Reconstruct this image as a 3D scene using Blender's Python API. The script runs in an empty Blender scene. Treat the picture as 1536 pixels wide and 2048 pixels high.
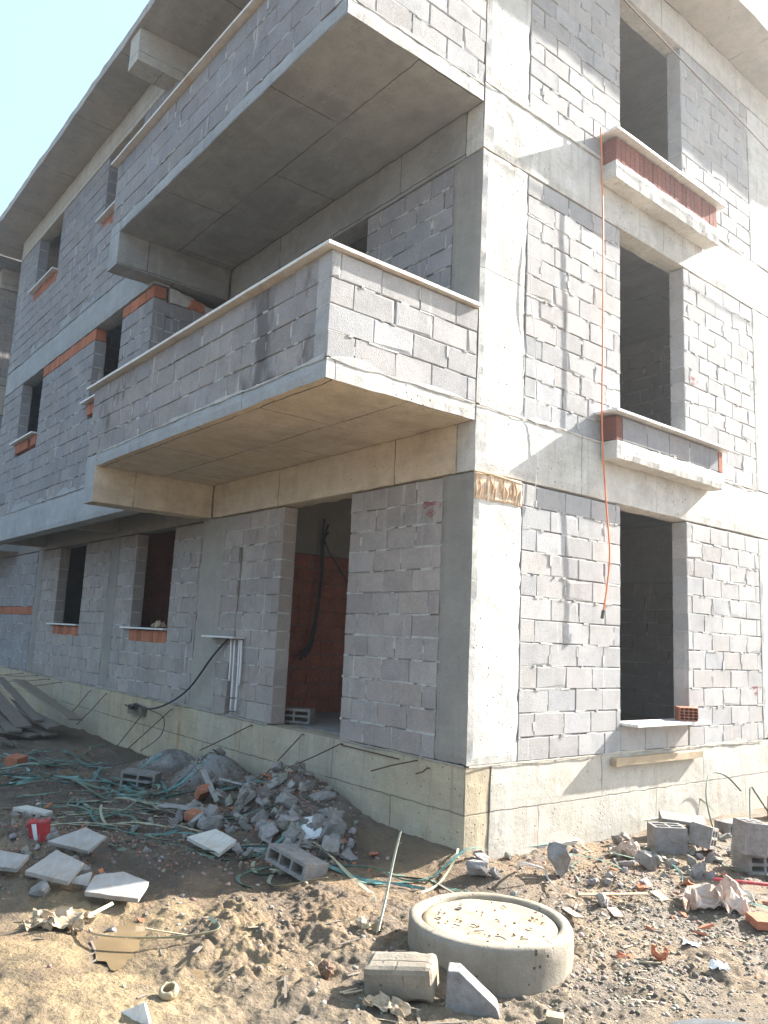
import bpy, bmesh, math, random
import numpy as np
from mathutils import Vector, Matrix, Euler
random.seed(7); rng = np.random.default_rng(11)
S = bpy.context.scene
COL = S.collection

# ------------------------------------------------------------------ camera
cam_d = bpy.data.cameras.new('camera'); cam = bpy.data.objects.new('camera', cam_d); COL.objects.link(cam)
_d = Vector((-0.76910108, 0.6198264, 0.15588062)); _r = Vector((0.63244211, 0.77325726, 0.04571862)); _u = Vector((0.09219822, -0.13374771, 0.9867173))
M = Matrix(((_r.x, _u.x, -_d.x), (_r.y, _u.y, -_d.y), (_r.z, _u.z, -_d.z)))
cam.matrix_world = Matrix.Translation((4.897, -4.958, 1.0425)) @ M.to_4x4()
cam_d.sensor_fit = 'VERTICAL'; cam_d.sensor_height = 24.0; cam_d.lens = 1589.06 / 2048 * 24.0
cam_d.clip_start = 0.05; cam_d.clip_end = 2000
S.camera = cam

# ------------------------------------------------------------------ light
SUN = Vector((.235, 1.14, .74)).normalized()
elev = math.asin(SUN.z); azim = math.atan2(SUN.x, SUN.y)
W = bpy.data.worlds.new('World'); S.world = W; W.use_nodes = True
nt = W.node_tree; bg = nt.nodes['Background']; sky = nt.nodes.new('ShaderNodeTexSky')
sky.sky_type = 'NISHITA'; sky.sun_disc = False; sky.sun_elevation = elev; sky.sun_rotation = azim
sky.air_density = 1.0; sky.dust_density = 4.0; sky.ozone_density = 1.0; sky.altitude = 50
vl = nt.nodes.new('ShaderNodeMixRGB'); vl.inputs[0].default_value = .62; vl.inputs[2].default_value = (2.1, 3.0, 3.85, 1)   # thin high cloud veil
nt.links.new(sky.outputs[0], vl.inputs[1]); nt.links.new(vl.outputs[0], bg.inputs[0]); bg.inputs[1].default_value = 0.095
sl = bpy.data.lights.new('sun', 'SUN'); sl.energy = 5.0; sl.angle = math.radians(0.55); sl.color = (1.0, .955, .89)
so = bpy.data.objects.new('sun', sl); COL.objects.link(so); so.rotation_euler = SUN.to_track_quat('Z', 'Y').to_euler(); so.location = (3, 10, 12)
S.view_settings.view_transform = 'Standard'; S.view_settings.look = 'None'; S.view_settings.gamma = 1
S.view_settings.exposure = 2.15
S.cycles.max_bounces = 8; S.cycles.diffuse_bounces = 5

# ------------------------------------------------------------------ noise
_perm = rng.permutation(512).astype(np.int64)
def _h3(i, j, k): return _perm[(_perm[(_perm[i & 511] + j) & 511] + k) & 511]
def vnoise(x, y, z=0.0):
    """smooth value noise in -1..1"""
    x = np.asarray(x, float); y = np.asarray(y, float); z = np.zeros_like(x) + z
    i = np.floor(x).astype(np.int64); j = np.floor(y).astype(np.int64); k = np.floor(z).astype(np.int64)
    fx, fy, fz = x - i, y - j, z - k
    f = lambda t: t * t * t * (t * (t * 6 - 15) + 10)
    u, v, w = f(fx), f(fy), f(fz)
    def g(a, b, c): return _h3(i + a, j + b, k + c) / 255.5 - 1
    l = lambda a, b, t: a + (b - a) * t
    return l(l(l(g(0,0,0), g(1,0,0), u), l(g(0,1,0), g(1,1,0), u), v), l(l(g(0,0,1), g(1,0,1), u), l(g(0,1,1), g(1,1,1), u), v), w)
def fbm(x, y, sc, octs=4, z=0.0, gain=.5):
    s = 0; a = 1
    for o in range(octs):
        s = s + a * vnoise(x * sc + 17.3 * o, y * sc - 9.1 * o, z); sc *= 2.03; a *= gain
    return s

# ------------------------------------------------------------------ ground shape
def bump(x, y, cx, cy, rx, ry, h, rot=0.):
    c, s = math.cos(rot), math.sin(rot); u = ((x-cx)*c+(y-cy)*s)/rx; v = (-(x-cx)*s+(y-cy)*c)/ry
    return h*np.exp(-(u*u+v*v))
def gmacro(x, y):
    z = -.79+0*x
    z = z+bump(x,y,-2.2,-.28,.85,.55,.42)
    z = z+bump(x,y,-3.62,-.42,.48,.42,.44)
    z = z+bump(x,y,-4.85,-.38,.50,.42,.32)
    z = z+bump(x,y,-.1,-.05,.75,.30,.13)
    z = z+bump(x,y,-1.,-.05,.6,.25,.06)
    z = z+bump(x,y,-9.,-.2,3.,.5,.02)
    z = z+bump(x,y,-2.0,-2.9,1.2,.7,.10)
    z = z+bump(x,y,.15,-2.15,.55,.20,.10,rot=-.6)
    z = z+bump(x,y,.75,-1.75,.75,.35,.06,rot=-.5)
    z = z+bump(x,y,1.,.9,.9,.7,.05)
    z = z-bump(x,y,.0,-2.88,.50,.20,.05,rot=-.55)
    z = z-bump(x,y,.62,-2.6,.36,.15,.045,rot=-.8)
    z = z-bump(x,y,.62,-2.95,.40,.15,.03,rot=.3)
    z = z-bump(x,y,-.35,-1.75,.9,.35,.05,rot=-.6)
    q = np.hypot(x-1.42, y+1.2); z = z+.035*np.exp(-((q-.50)/.09)**2)*(.6+.4*np.sin(3*np.arctan2(y+1.2, x-1.42)))
    return z
def gdetail(x, y):
    big = fbm(x, y, 2.1, 3) * .016
    wet = np.exp(-(((x-.1)**2)/.9 + ((y+2.9)**2)/.30))          # smooth silt around the puddles
    rough = .35 + .65*np.clip(fbm(x, y, 1.3, 2, 5.)*1.2+.55, 0, 1)
    cl = np.abs(fbm(x, y, 6.0, 3, 3.))
    med = (cl * .026 + fbm(x, y, 17, 3, 1.5) * .009) * rough
    cr = (1-np.abs(fbm(x, y, 11, 4, 4.4, gain=.62)))*(.5+.5*np.clip(fbm(x, y, 1.7, 3, 33.)*1.6, -1, 1))
    med = med + cr*.013 - .008
    fine = (fbm(x, y, 42, 2, 2.5, gain=.7) * .0058 + np.abs(fbm(x, y, 27, 2, 6.5))*.007) * rough
    clod = np.clip(np.abs(fbm(x, y, 4.2, 4, 13.))-.25, 0, 1) * .052 * np.clip(bump(x,y,.6,-2.1,1.1,.7,1.2), 0, 1)
    for fx, fy, fr in ((.25,-2.35,.9),(.72,-2.12,1.2),(1.35,-2.55,.6),(.55,-1.75,1.0),(1.0,-2.75,.8),(2.1,-.9,.5),(2.3,-.3,.2),(-.2,-3.3,.7)):
        med = med*1.0 + bump(x,y,fx,fy,.16,.07,-.022,fr) + bump(x,y,fx-.09*math.sin(fr),fy+.09*math.cos(fr),.18,.035,.012,fr)
    heap = np.clip(bump(x,y,-2.3,-.3,1.,.8,1.)+bump(x,y,-2.0,-2.9,1.2,.7,.8), 0, 1)
    lump = np.abs(fbm(x, y, 9, 3, 8.)) * .05 * heap
    ridge = np.clip(bump(x,y,.15,-2.15,.6,.26,1.,rot=-.6)+bump(x,y,.7,-2.25,.8,.10,.8,rot=-.9), 0, 1) * np.abs(fbm(x, y, 13, 3, 9.)) * .035
    return big + (med + fine) * (1-.3*wet) + clod + lump + ridge - .020
def gz_arr(x, y): return gmacro(x, y) + gdetail(x, y)
def gz(x, y): return float(gz_arr(np.array([x], float), np.array([y], float))[0])

# ------------------------------------------------------------------ materials
class NB:
    def __init__(s, name, rough=.9, spec=.3):
        s.m = bpy.data.materials.new(name); s.m.use_nodes = True; s.t = s.m.node_tree
        s.b = s.t.nodes['Principled BSDF']; s.b.inputs['Roughness'].default_value = rough
        s.b.inputs['Specular IOR Level'].default_value = spec
        s.co = s.n('TexCoord').outputs['Object']
    def n(s, t, **k):
        o = s.t.nodes.new('ShaderNode' + t)
        for a, v in k.items(): setattr(o, a, v)
        return o
    def link(s, a, b): s.t.links.new(a, b)
    def put(s, sock, v):
        if isinstance(v, (int, float)): sock.default_value = v
        elif isinstance(v, tuple): sock.default_value = v if len(v) == len(sock.default_value) else (*v, 1)
        else: s.link(v, sock)
    def map(s, scale=(1,1,1), loc=(0,0,0), src=None):
        m = s.n('Mapping'); s.put(m.inputs[0], src or s.co); m.inputs['Scale'].default_value = scale; m.inputs['Location'].default_value = loc; return m.outputs[0]
    def noise(s, sc, det=5, rough=.55, src=None, dist=0.):
        o = s.n('TexNoise'); s.put(o.inputs['Vector'], src or s.co); o.inputs['Scale'].default_value = sc; o.inputs['Detail'].default_value = det
        o.inputs['Roughness'].default_value = rough; o.inputs['Distortion'].default_value = dist; return o.outputs[0]
    def vor(s, sc, src=None, feat='F1', out=0, rnd=1.):
        o = s.n('TexVoronoi', feature=feat); s.put(o.inputs['Vector'], src or s.co); o.inputs['Scale'].default_value = sc; o.inputs['Randomness'].default_value = rnd; return o.outputs[out]
    def ramp(s, v, a, b, lo=0., hi=1.):
        o = s.n('MapRange'); s.put(o.inputs[0], v); o.inputs[1].default_value = a; o.inputs[2].default_value = b; o.inputs[3].default_value = lo; o.inputs[4].default_value = hi; return o.outputs[0]
    def mix(s, f, a, b, mode='MIX'):
        o = s.n('MixRGB', blend_type=mode); s.put(o.inputs[0], f); s.put(o.inputs[1], a); s.put(o.inputs[2], b); return o.outputs[0]
    def math(s, op, a, b=0.):
        o = s.n('Math', operation=op); s.put(o.inputs[0], a); s.put(o.inputs[1], b); return o.outputs[0]
    def bump(s, h, dist=.01, strength=1., prev=None):
        o = s.n('Bump'); s.put(o.inputs['Height'], h); o.inputs['Distance'].default_value = dist; o.inputs['Strength'].default_value = strength
        if prev is not None: s.link(prev, o.inputs['Normal'])
        return o.outputs[0]
    def boxuv(s):
        """surface coordinates picked by the face direction: (y,z), (x,z) or (x,y)"""
        g = s.n('NewGeometry'); sn = s.n('SeparateXYZ'); s.link(g.outputs['True Normal'], sn.inputs[0])
        sc = s.n('SeparateXYZ'); s.link(s.co, sc.inputs[0])
        fx = s.math('GREATER_THAN', s.math('ABSOLUTE', sn.outputs[0]), .6); fz = s.math('GREATER_THAN', s.math('ABSOLUTE', sn.outputs[2]), .6)
        def sel(f, a, b):
            o = s.n('Mix', data_type='FLOAT'); s.put(o.inputs[0], f); s.put(o.inputs[2], b); s.put(o.inputs[3], a); return o.outputs[0]
        u = sel(fx, sc.outputs[1], sc.outputs[0]); v = sel(fz, sc.outputs[1], sc.outputs[2])
        c = s.n('CombineXYZ'); s.link(u, c.inputs[0]); s.link(v, c.inputs[1]); return c.outputs[0]
    def done(s, col, nrm=None, rough=None):
        s.put(s.b.inputs['Base Color'], col)
        if nrm is not None: s.link(nrm, s.b.inputs['Normal'])
        if rough is not None: s.put(s.b.inputs['Roughness'], rough)
        return s.m

def m_concrete(name, c1, c2, stain=(.16,.13,.10), seams=(1.25,.62), streak=.35, pit=1., rust=0., seamdark=.55, warm=None, blotch=0.):
    b = NB(name, .88, .25)
    n1 = b.ramp(b.noise(1.3, 7, .6), .35, .65)
    col = b.mix(n1, c1, c2)
    if warm: col = b.mix(b.ramp(b.noise(.55, 4, .6, src=b.map(loc=(7,3,1))), .42, .62, 0, .8), col, warm)
    n2 = b.ramp(b.noise(5.5, 8, .68, src=b.map(loc=(3,1,8))), .38, .72)
    col = b.mix(b.math('MULTIPLY', n2, .42), col, stain)
    if blotch:
        bl = b.ramp(b.noise(1.0, 7, .68, src=b.map((1.6, .9, 1.6), (3.3, 1, 5))), .50, .60); col = b.mix(b.math('MULTIPLY', bl, blotch), col, stain)
        bl = b.ramp(b.noise(1.0, 5, .6, src=b.map((.8, 2.6, 2.), (1.3, 7, 5))), .54, .66); col = b.mix(b.math('MULTIPLY', bl, blotch*.8), col, (c1[0]*1.25, c1[1]*1.25, c1[2]*1.2))
    st = b.ramp(b.noise(1.0, 6, .65, src=b.map((13, 13, .55), (2, 5, 0))), .56, .76)
    col = b.mix(b.math('MULTIPLY', st, streak), col, stain)
    wh = b.ramp(b.noise(1.0, 5, .7, src=b.map((8, 8, .9), (9, 1, 4))), .62, .74)
    col = b.mix(b.math('MULTIPLY', wh, .35), col, (.62,.60,.56))
    sp2 = b.ramp(b.noise(1.0, 5, .75, src=b.map((34, 34, 12), (4, 2, 6))), .60, .66); g2 = b.ramp(b.noise(1.3, 3, .6, src=b.map(loc=(8,8,3))), .47, .60)
    col = b.mix(b.math('MULTIPLY', b.math('MULTIPLY', sp2, g2), .8*pit), col, stain)
    bd_ = b.ramp(b.noise(1.0, 2, .5, src=b.map((.6, .6, 22), (1, 1, 1))), .35, .65)
    col = b.mix(b.math('MULTIPLY', bd_, .10), col, stain)
    fine = b.noise(70, 4, .6)
    col = b.mix(b.ramp(fine, .3, .7, .22, 0), col, (.1,.09,.08))
    if rust:
        r = b.ramp(b.noise(1.0, 5, .6, src=b.map((5, 5, .7), (1, 8, 2))), .60, .72)
        col = b.mix(b.math('MULTIPLY', r, rust), col, (.33,.15,.04))
    wob = b.n('VectorMath', operation='MULTIPLY_ADD')
    nn = b.n('TexNoise'); b.put(nn.inputs['Vector'], b.co); nn.inputs['Scale'].default_value = 7; nn.inputs['Detail'].default_value = 4
    b.link(nn.outputs[1], wob.inputs[0]); wob.inputs[1].default_value = (.03,.03,.03); b.link(b.boxuv(), wob.inputs[2])
    br = b.n('TexBrick'); b.link(wob.outputs[0], br.inputs['Vector']); br.inputs['Scale'].default_value = 1.0
    br.inputs['Brick Width'].default_value = seams[0]; br.inputs['Row Height'].default_value = seams[1]; br.inputs['Mortar Size'].default_value = .008; br.inputs['Mortar Smooth'].default_value = .5
    br.inputs['Color1'].default_value = (0,0,0,1); br.inputs['Color2'].default_value = (0,0,0,1); br.inputs['Mortar'].default_value = (1,1,1,1)
    seam = b.math('MULTIPLY', br.outputs['Color'], b.ramp(b.noise(2.2, 3), .25, .5))
    col = b.mix(b.math('MULTIPLY', seam, seamdark), col, (.07,.06,.05))
    v = b.vor(16, src=b.map(loc=(.3,.7,.1))); gate = b.ramp(b.noise(2.4, 2, src=b.map(loc=(4,4,4))), .45, .6)
    pits = b.math('MULTIPLY', b.ramp(v, .10, .16, 1, 0), gate)
    col = b.mix(b.math('MULTIPLY', pits, .6*pit), col, (.05,.045,.04))
    nr = b.bump(fine, .004, .6)
    nr = b.bump(b.noise(9, 6, .6), .02, .35, nr)
    nr = b.bump(b.math('SUBTRACT', 1., pits), .006, .9*pit, nr)
    nr = b.bump(b.math('SUBTRACT', 1., seam), .006, .8, nr)
    return b.done(col, nr, .9)

def m_block(name, base, alt, wet=0., wash=0., dark=(.10,.095,.095)):
    b = NB(name, .95, .15)
    at = b.n('Attribute', attribute_name='tint').outputs['Color']
    col = b.mix(b.ramp(b.noise(1.1, 3), .35, .65), base, alt)
    col = b.mix(1., col, at, 'MULTIPLY')
    sp = b.noise(75, 3, .7)
    col = b.mix(b.ramp(sp, .56, .74, 0, .55), col, (.09,.085,.08))
    col = b.mix(b.ramp(b.noise(95, 2, .6, src=b.map(loc=(5,5,5))), .60, .74, 0, .5), col, (.72,.70,.67))
    col = b.mix(b.ramp(b.noise(4.5, 6, .7, src=b.map(loc=(1,6,2))), .45, .75, 0, .35), col, dark)
    if wash:
        w = b.ramp(b.noise(1.0, 6, .7, src=b.map((7, 7, .8), (2, 7, 4))), .60, .70)
        col = b.mix(b.math('MULTIPLY', w, wash), col, (.66,.64,.60))
    if wet:
        w = b.ramp(b.noise(.8, 4, .6, src=b.map((1.5, 1.5, .7), (6.2, 3, 1))), .57, .63)
        col = b.mix(b.math('MULTIPLY', w, wet), col, (.09,.08,.075))
    nr = b.bump(sp, .0035, .8)
    nr = b.bump(b.vor(85), .0025, .5, nr)
    nr = b.bump(b.noise(12, 3), .004, .3, nr)
    return b.done(col, nr)
def m_plain(name, c1, c2, sc=6, rough=.8, spec=.3, bsc=40, bd=.003, detail=6, extra=None, veins=False, tint=False):
    b = NB(name, rough, spec)
    col = b.mix(b.ramp(b.noise(sc, detail, .6), .35, .65), c1, c2)
    if tint: col = b.mix(1., col, b.n('ObjectInfo').outputs['Color'], 'MULTIPLY')
    if extra: col = b.mix(b.ramp(b.noise(sc*2.3, 6, .65, src=b.map(loc=(3,2,1))), .52, .68, 0, .8), col, extra)
    if veins:
        w = b.ramp(b.noise(2.2, 8, .7, dist=1.6), .47, .53); w2 = b.math('MULTIPLY', w, b.math('SUBTRACT', 1., w))
        col = b.mix(b.math('MULTIPLY', w2, 1.6), col, (.42,.40,.38))
    return b.done(col, b.bump(b.noise(bsc, 5, .6), bd, .7))
def m_wood(name, c1, c2, sc=(1.5, 30, 30), dirty=.4):
    b = NB(name, .8, .2)
    n = b.noise(3.0, 6, .6, src=b.map(sc), dist=.4)
    col = b.mix(b.ramp(n, .35, .65), c1, c2)
    col = b.mix(b.ramp(b.noise(6, 6, .7), .45, .7, 0, dirty), col, (.16,.13,.10))
    return b.done(col, b.bump(n, .003, .6))

MAT = {}
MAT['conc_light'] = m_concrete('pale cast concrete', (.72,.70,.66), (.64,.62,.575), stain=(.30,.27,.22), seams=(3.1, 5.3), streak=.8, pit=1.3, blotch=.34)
MAT['conc_cool'] = m_concrete('cool grey cast concrete', (.43,.45,.455), (.36,.375,.38), stain=(.20,.20,.20), seams=(2.6, 7.), streak=.3)
MAT['conc_soffit'] = m_concrete('grey board marked soffit', (.35,.36,.36), (.26,.27,.28), stain=(.18,.175,.17), seams=(2.44, .82), streak=.0, pit=.7, warm=(.37,.365,.34), seamdark=.85, blotch=.5)
MAT['conc_ochre'] = m_concrete('ochre cast concrete', (.54,.475,.35), (.45,.405,.32), stain=(.22,.185,.13), seams=(1.9, .42), streak=.75, rust=.6, warm=(.53,.43,.28))
MAT['conc_roof'] = m_concrete('pale roof soffit', (.52,.49,.44), (.43,.41,.37), stain=(.24,.22,.19), seams=(1.9, 2.4), streak=.0, pit=.9, warm=(.52,.46,.38), seamdark=.9, blotch=.3)
MAT['conc_cream'] = m_concrete('cream cast concrete', (.64,.615,.55), (.55,.53,.475), stain=(.28,.245,.19), seams=(1.9, .42), streak=.65, rust=.45, warm=(.60,.55,.46))
MAT['conc_tan'] = m_concrete('tan formed soffit', (.74,.64,.50), (.65,.56,.435), stain=(.30,.23,.16), seams=(2.2, .78), streak=.1, pit=.9, warm=(.70,.565,.40), seamdark=.95, blotch=.28)  # form-oil tan, with warm bounce light from the ground put into the colour
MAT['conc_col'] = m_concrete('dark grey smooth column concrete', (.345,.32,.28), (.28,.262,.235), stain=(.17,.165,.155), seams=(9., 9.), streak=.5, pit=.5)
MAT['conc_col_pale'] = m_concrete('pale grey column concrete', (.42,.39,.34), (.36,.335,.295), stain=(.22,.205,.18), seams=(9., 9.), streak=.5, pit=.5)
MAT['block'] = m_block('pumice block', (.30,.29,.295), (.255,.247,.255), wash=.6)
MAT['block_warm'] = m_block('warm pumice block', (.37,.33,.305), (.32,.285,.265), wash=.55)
MAT['block_pale'] = m_block('pumice block painted sunlit', (.435,.425,.415), (.385,.375,.37), wash=.6)  # same pumice block made paler for the sunny faces: sunlight put into the colour
MAT['block_wet'] = m_block('pumice block with wet stains', (.32,.295,.285), (.275,.255,.25), wet=.75, wash=.6)
MAT['mortar'] = m_plain('cement mortar', (.50,.485,.455), (.36,.35,.33), sc=9, bsc=60, bd=.006)
MAT['mortar_red'] = m_plain('dark mortar', (.20,.15,.13), (.15,.11,.1), sc=9)
MAT['brick'] = m_block('orange clay brick', (.42,.155,.08), (.34,.12,.065), wash=.15, dark=(.22,.08,.05))
MAT['brick_dark'] = m_block('dark red clay brick', (.25,.095,.07), (.19,.075,.06), wash=.05, dark=(.10,.04,.03))
MAT['brick_mid'] = m_block('red clay brick', (.33,.105,.06), (.26,.08,.05), wash=.08, dark=(.12,.045,.03))
MAT['marble'] = m_plain('pale marble', (.74,.73,.71), (.66,.65,.64), sc=2.5, rough=.4, spec=.5, bd=.0008, veins=True, extra=(.62,.57,.49))
MAT['slab'] = m_plain('dusty marble', (.36,.35,.335), (.27,.255,.235), sc=5, rough=.6, spec=.3, bd=.001, veins=True, extra=(.33,.27,.20))
MAT['marble_warm'] = m_plain('cream marble', (.70,.66,.60), (.62,.56,.48), sc=1.5, rough=.45, spec=.5, bd=.0008, veins=True, extra=(.56,.40,.27))
MAT['wood'] = m_wood('weathered timber', (.23,.195,.16), (.15,.13,.11))
MAT['wood_board'] = m_wood('old pale board', (.27,.23,.175), (.20,.17,.13))
MAT['wood_pale'] = m_wood('pale timber', (.50,.40,.27), (.40,.31,.21))
MAT['wood_red'] = m_wood('splintered timber', (.82,.72,.56), (.52,.30,.16), sc=(8, 16, 1.5))
MAT['rebar'] = m_plain('rusty steel', (.12,.065,.045), (.075,.05,.04), sc=30, rough=.8)
MAT['pvc'] = m_plain('white plastic pipe', (.75,.75,.74), (.68,.68,.68), rough=.4, spec=.5)
MAT['hose'] = m_plain('orange hose', (.78,.24,.08), (.66,.20,.08), rough=.5, spec=.5)
MAT['red_plastic'] = m_plain('red plastic', (.48,.045,.05), (.38,.04,.045), rough=.4, spec=.5, extra=(.4,.2,.17))
MAT['white_plastic'] = m_plain('white plastic', (.78,.78,.78), (.70,.71,.72), rough=.45, spec=.4, extra=(.5,.47,.43))
MAT['black'] = m_plain('black cable', (.025,.025,.028), (.04,.04,.04), rough=.6)
MAT['rubber'] = m_plain('black rubber', (.075,.08,.085), (.11,.112,.112), sc=12, rough=.8, bsc=60)
MAT['strap_green'] = m_plain('green strap', (.085,.17,.135), (.15,.205,.15), sc=14, rough=.45, spec=.5, extra=(.30,.30,.22))
MAT['strap_teal'] = m_plain('teal strap', (.06,.175,.165), (.10,.22,.195), sc=14, rough=.45, spec=.5, extra=(.24,.30,.27))
MAT['strap_tan'] = m_plain('faded strap', (.42,.39,.27), (.33,.34,.24), sc=14, rough=.5, spec=.4)
MAT['rubble'] = m_plain('broken block', (.30,.285,.27), (.20,.19,.18), sc=11, bsc=45, bd=.012, rough=.95, spec=.15, extra=(.215,.165,.115), tint=True)
MAT['shard'] = m_plain('broken clay brick', (.46,.17,.09), (.34,.12,.07), sc=14, bsc=60, bd=.004, rough=.9, extra=(.36,.25,.19), tint=True)
MAT['paper'] = m_plain('crumpled paper', (.36,.275,.185), (.44,.36,.26), sc=8, rough=.85, extra=(.25,.17,.10))
MAT['bag'] = m_plain('brown bag', (.40,.28,.20), (.52,.44,.38), sc=5, rough=.5, spec=.4, extra=(.28,.16,.10))
MAT['stone'] = m_plain('brown stone', (.20,.12,.08), (.14,.09,.06), sc=14, rough=.6, bsc=40, bd=.003)
MAT['ringconc'] = m_concrete('sandy ring concrete', (.37,.33,.265), (.28,.255,.21), stain=(.15,.12,.085), seams=(9, 9), streak=.6, pit=1.3, warm=(.33,.27,.19), blotch=.35)
MAT['lidconc'] = m_plain('dusty lid concrete', (.40,.335,.225), (.32,.26,.175), sc=5, bsc=25, bd=.010, extra=(.22,.165,.105))
MAT['ink'] = m_plain('dark red ink', (.30,.06,.07), (.36,.12,.12), sc=40)
def m_ground():
    b = NB('wet soil', .85, .35)
    col = b.mix(b.ramp(b.noise(.9, 5, .6), .38, .62), (.255,.178,.105), (.20,.138,.085))
    sx = b.n('SeparateXYZ'); b.link(b.co, sx.inputs[0])
    # sandy silt near the puddles, grey gravelly soil to the right, reddish crumbs on the rubble heaps
    silt = b.math('MULTIPLY', b.ramp(sx.outputs[1], -1.9, -2.7), b.ramp(b.noise(1.6, 4, .6, src=b.map(loc=(2,2,0))), .36, .56))
    col = b.mix(silt, col, (.37,.27,.145))
    grey = b.math('MULTIPLY', b.ramp(sx.outputs[0], .3, 1.6), b.ramp(b.noise(1.2, 4, .6, src=b.map(loc=(5,2,0))), .30, .55, .3, .9))
    col = b.mix(grey, col, (.27,.215,.15))
    dk = b.math('MULTIPLY', b.ramp(sx.outputs[0], -.2, -1.2), b.ramp(b.noise(1.3, 4, .6, src=b.map(loc=(9,2,0))), .3, .6, .3, 1))
    col = b.mix(b.math('MULTIPLY', dk, .75), col, (.125,.108,.095))  # darker, greyer left of the corner: building's shade put into the soil colour
    heap = b.math('MULTIPLY', b.ramp(sx.outputs[2], -.70, -.60), b.ramp(sx.outputs[0], -3.0, -3.5, 0, 1))
    col = b.mix(b.math('MULTIPLY', heap, .9), col, (.34,.34,.34))
    wetz = b.ramp(sx.outputs[2], -.812, -.828)
    col = b.mix(b.math('MULTIPLY', wetz, .45), col, (.10,.07,.042))
    hp2 = b.math('MULTIPLY', b.ramp(sx.outputs[2], -.70, -.55), b.ramp(sx.outputs[0], -3.4, -3.0, 0, 1))
    col = b.mix(b.math('MULTIPLY', hp2, .7), col, (.27,.235,.21))
    rd = b.ramp(b.noise(9, 6, .7, src=b.map(loc=(1,9,0))), .56, .68)
    col = b.mix(b.math('MULTIPLY', rd, b.ramp(sx.outputs[0], -.6, -1.6, .12, .55)), col, (.34,.17,.12))
    damp = b.ramp(b.noise(1.9, 7, .7, src=b.map(loc=(3,3,3))), .44, .58)
    col = b.mix(b.math('MULTIPLY', damp, .62), col, (.075,.056,.04))
    col = b.mix(b.ramp(b.noise(60, 3, .7), .58, .75, 0, .6), col, (.33,.28,.22))
    col = b.mix(b.ramp(b.noise(45, 3, .7, src=b.map(loc=(3,3,3))), .6, .74, 0, .5), col, (.05,.04,.03))
    nr = b.bump(b.noise(30, 7, .78), .030, .9)
    nr = b.bump(b.vor(55), .008, .6, nr)
    nr = b.bump(b.noise(150, 3, .6), .003, .6, nr)
    return b.done(col, nr, b.ramp(damp, 0, 1, .92, .55))
MAT['ground'] = m_ground()
def m_gravel(name, c1, c2, c3):
    b = NB(name, .85, .3)
    at = b.n('Attribute', attribute_name='tint').outputs['Color']
    col = b.mix(1., b.mix(b.ramp(b.noise(9, 3), .4, .6), c1, c2), at, 'MULTIPLY')
    return b.done(col, b.bump(b.noise(90, 3), .002, .6))
MAT['gravel'] = m_gravel('gravel stones', (.26,.23,.19), (.19,.165,.135), None)
MAT['crumb'] = m_gravel('brick crumbs', (.29,.15,.10), (.23,.19,.165), None)
b = NB('muddy water', .12, .5); MAT['water'] = b.done(b.mix(b.ramp(b.noise(3, 3), .4, .6), (.22,.16,.09), (.18,.13,.075)), b.bump(b.noise(6, 2), .001, .15), .05)

# ------------------------------------------------------------------ object helpers
LOC = {}
def wloc(o): return LOC.get(o.name, Vector((0, 0, 0))) if o else Vector((0, 0, 0))
def link(name, me, parent=None, loc=(0,0,0), rot=(0,0,0)):
    o = bpy.data.objects.new(name, me); COL.objects.link(o); o.location = loc; o.rotation_euler = rot
    if parent: o.parent = parent
    return o
def tag(o, label=None, cat=None, group=None, kind=None):
    if label: o['label'] = label
    if cat: o['category'] = cat
    if group: o['group'] = group
    if kind: o['kind'] = kind
    return o
def empty(name, loc, label, cat, group=None, rot=(0,0,0)):
    o = bpy.data.objects.new(name, None); COL.objects.link(o); o.location = loc; o.rotation_euler = rot; o.empty_display_size = .2
    LOC[o.name] = Vector(loc); return tag(o, label, cat, group)
def mesh(name, V, F, mats, mi=None, smooth=False, tint=None):
    me = bpy.data.meshes.new(name); me.from_pydata([tuple(v) for v in V], [], F)
    for m in (mats if isinstance(mats, (list, tuple)) else [mats]): me.materials.append(MAT[m] if isinstance(m, str) else m)
    if mi is not None: me.polygons.foreach_set('material_index', mi)
    if smooth: me.polygons.foreach_set('use_smooth', [True]*len(me.polygons))
    if tint is not None:      # one colour per face
        ca = me.color_attributes.new('tint', 'FLOAT_COLOR', 'CORNER')
        lt = np.zeros(len(me.polygons), int); me.polygons.foreach_get('loop_total', lt)
        c = np.repeat(np.asarray(tint, float), lt, axis=0)
        ca.data.foreach_set('color', np.hstack([c, np.ones((len(c), 1))]).ravel())
    me.update(); return me
def wpart(name, V, F, mats, parent, **k):
    """a part whose vertices are given in world coordinates under an unrotated parent"""
    off = wloc(parent); base = off
    V = [(v[0]-off.x, v[1]-off.y, v[2]-off.z) for v in V]
    o = link(name, mesh(name, V, F, mats, **k), parent)
    LOC[o.name] = Vector(off)
    return o

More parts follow.
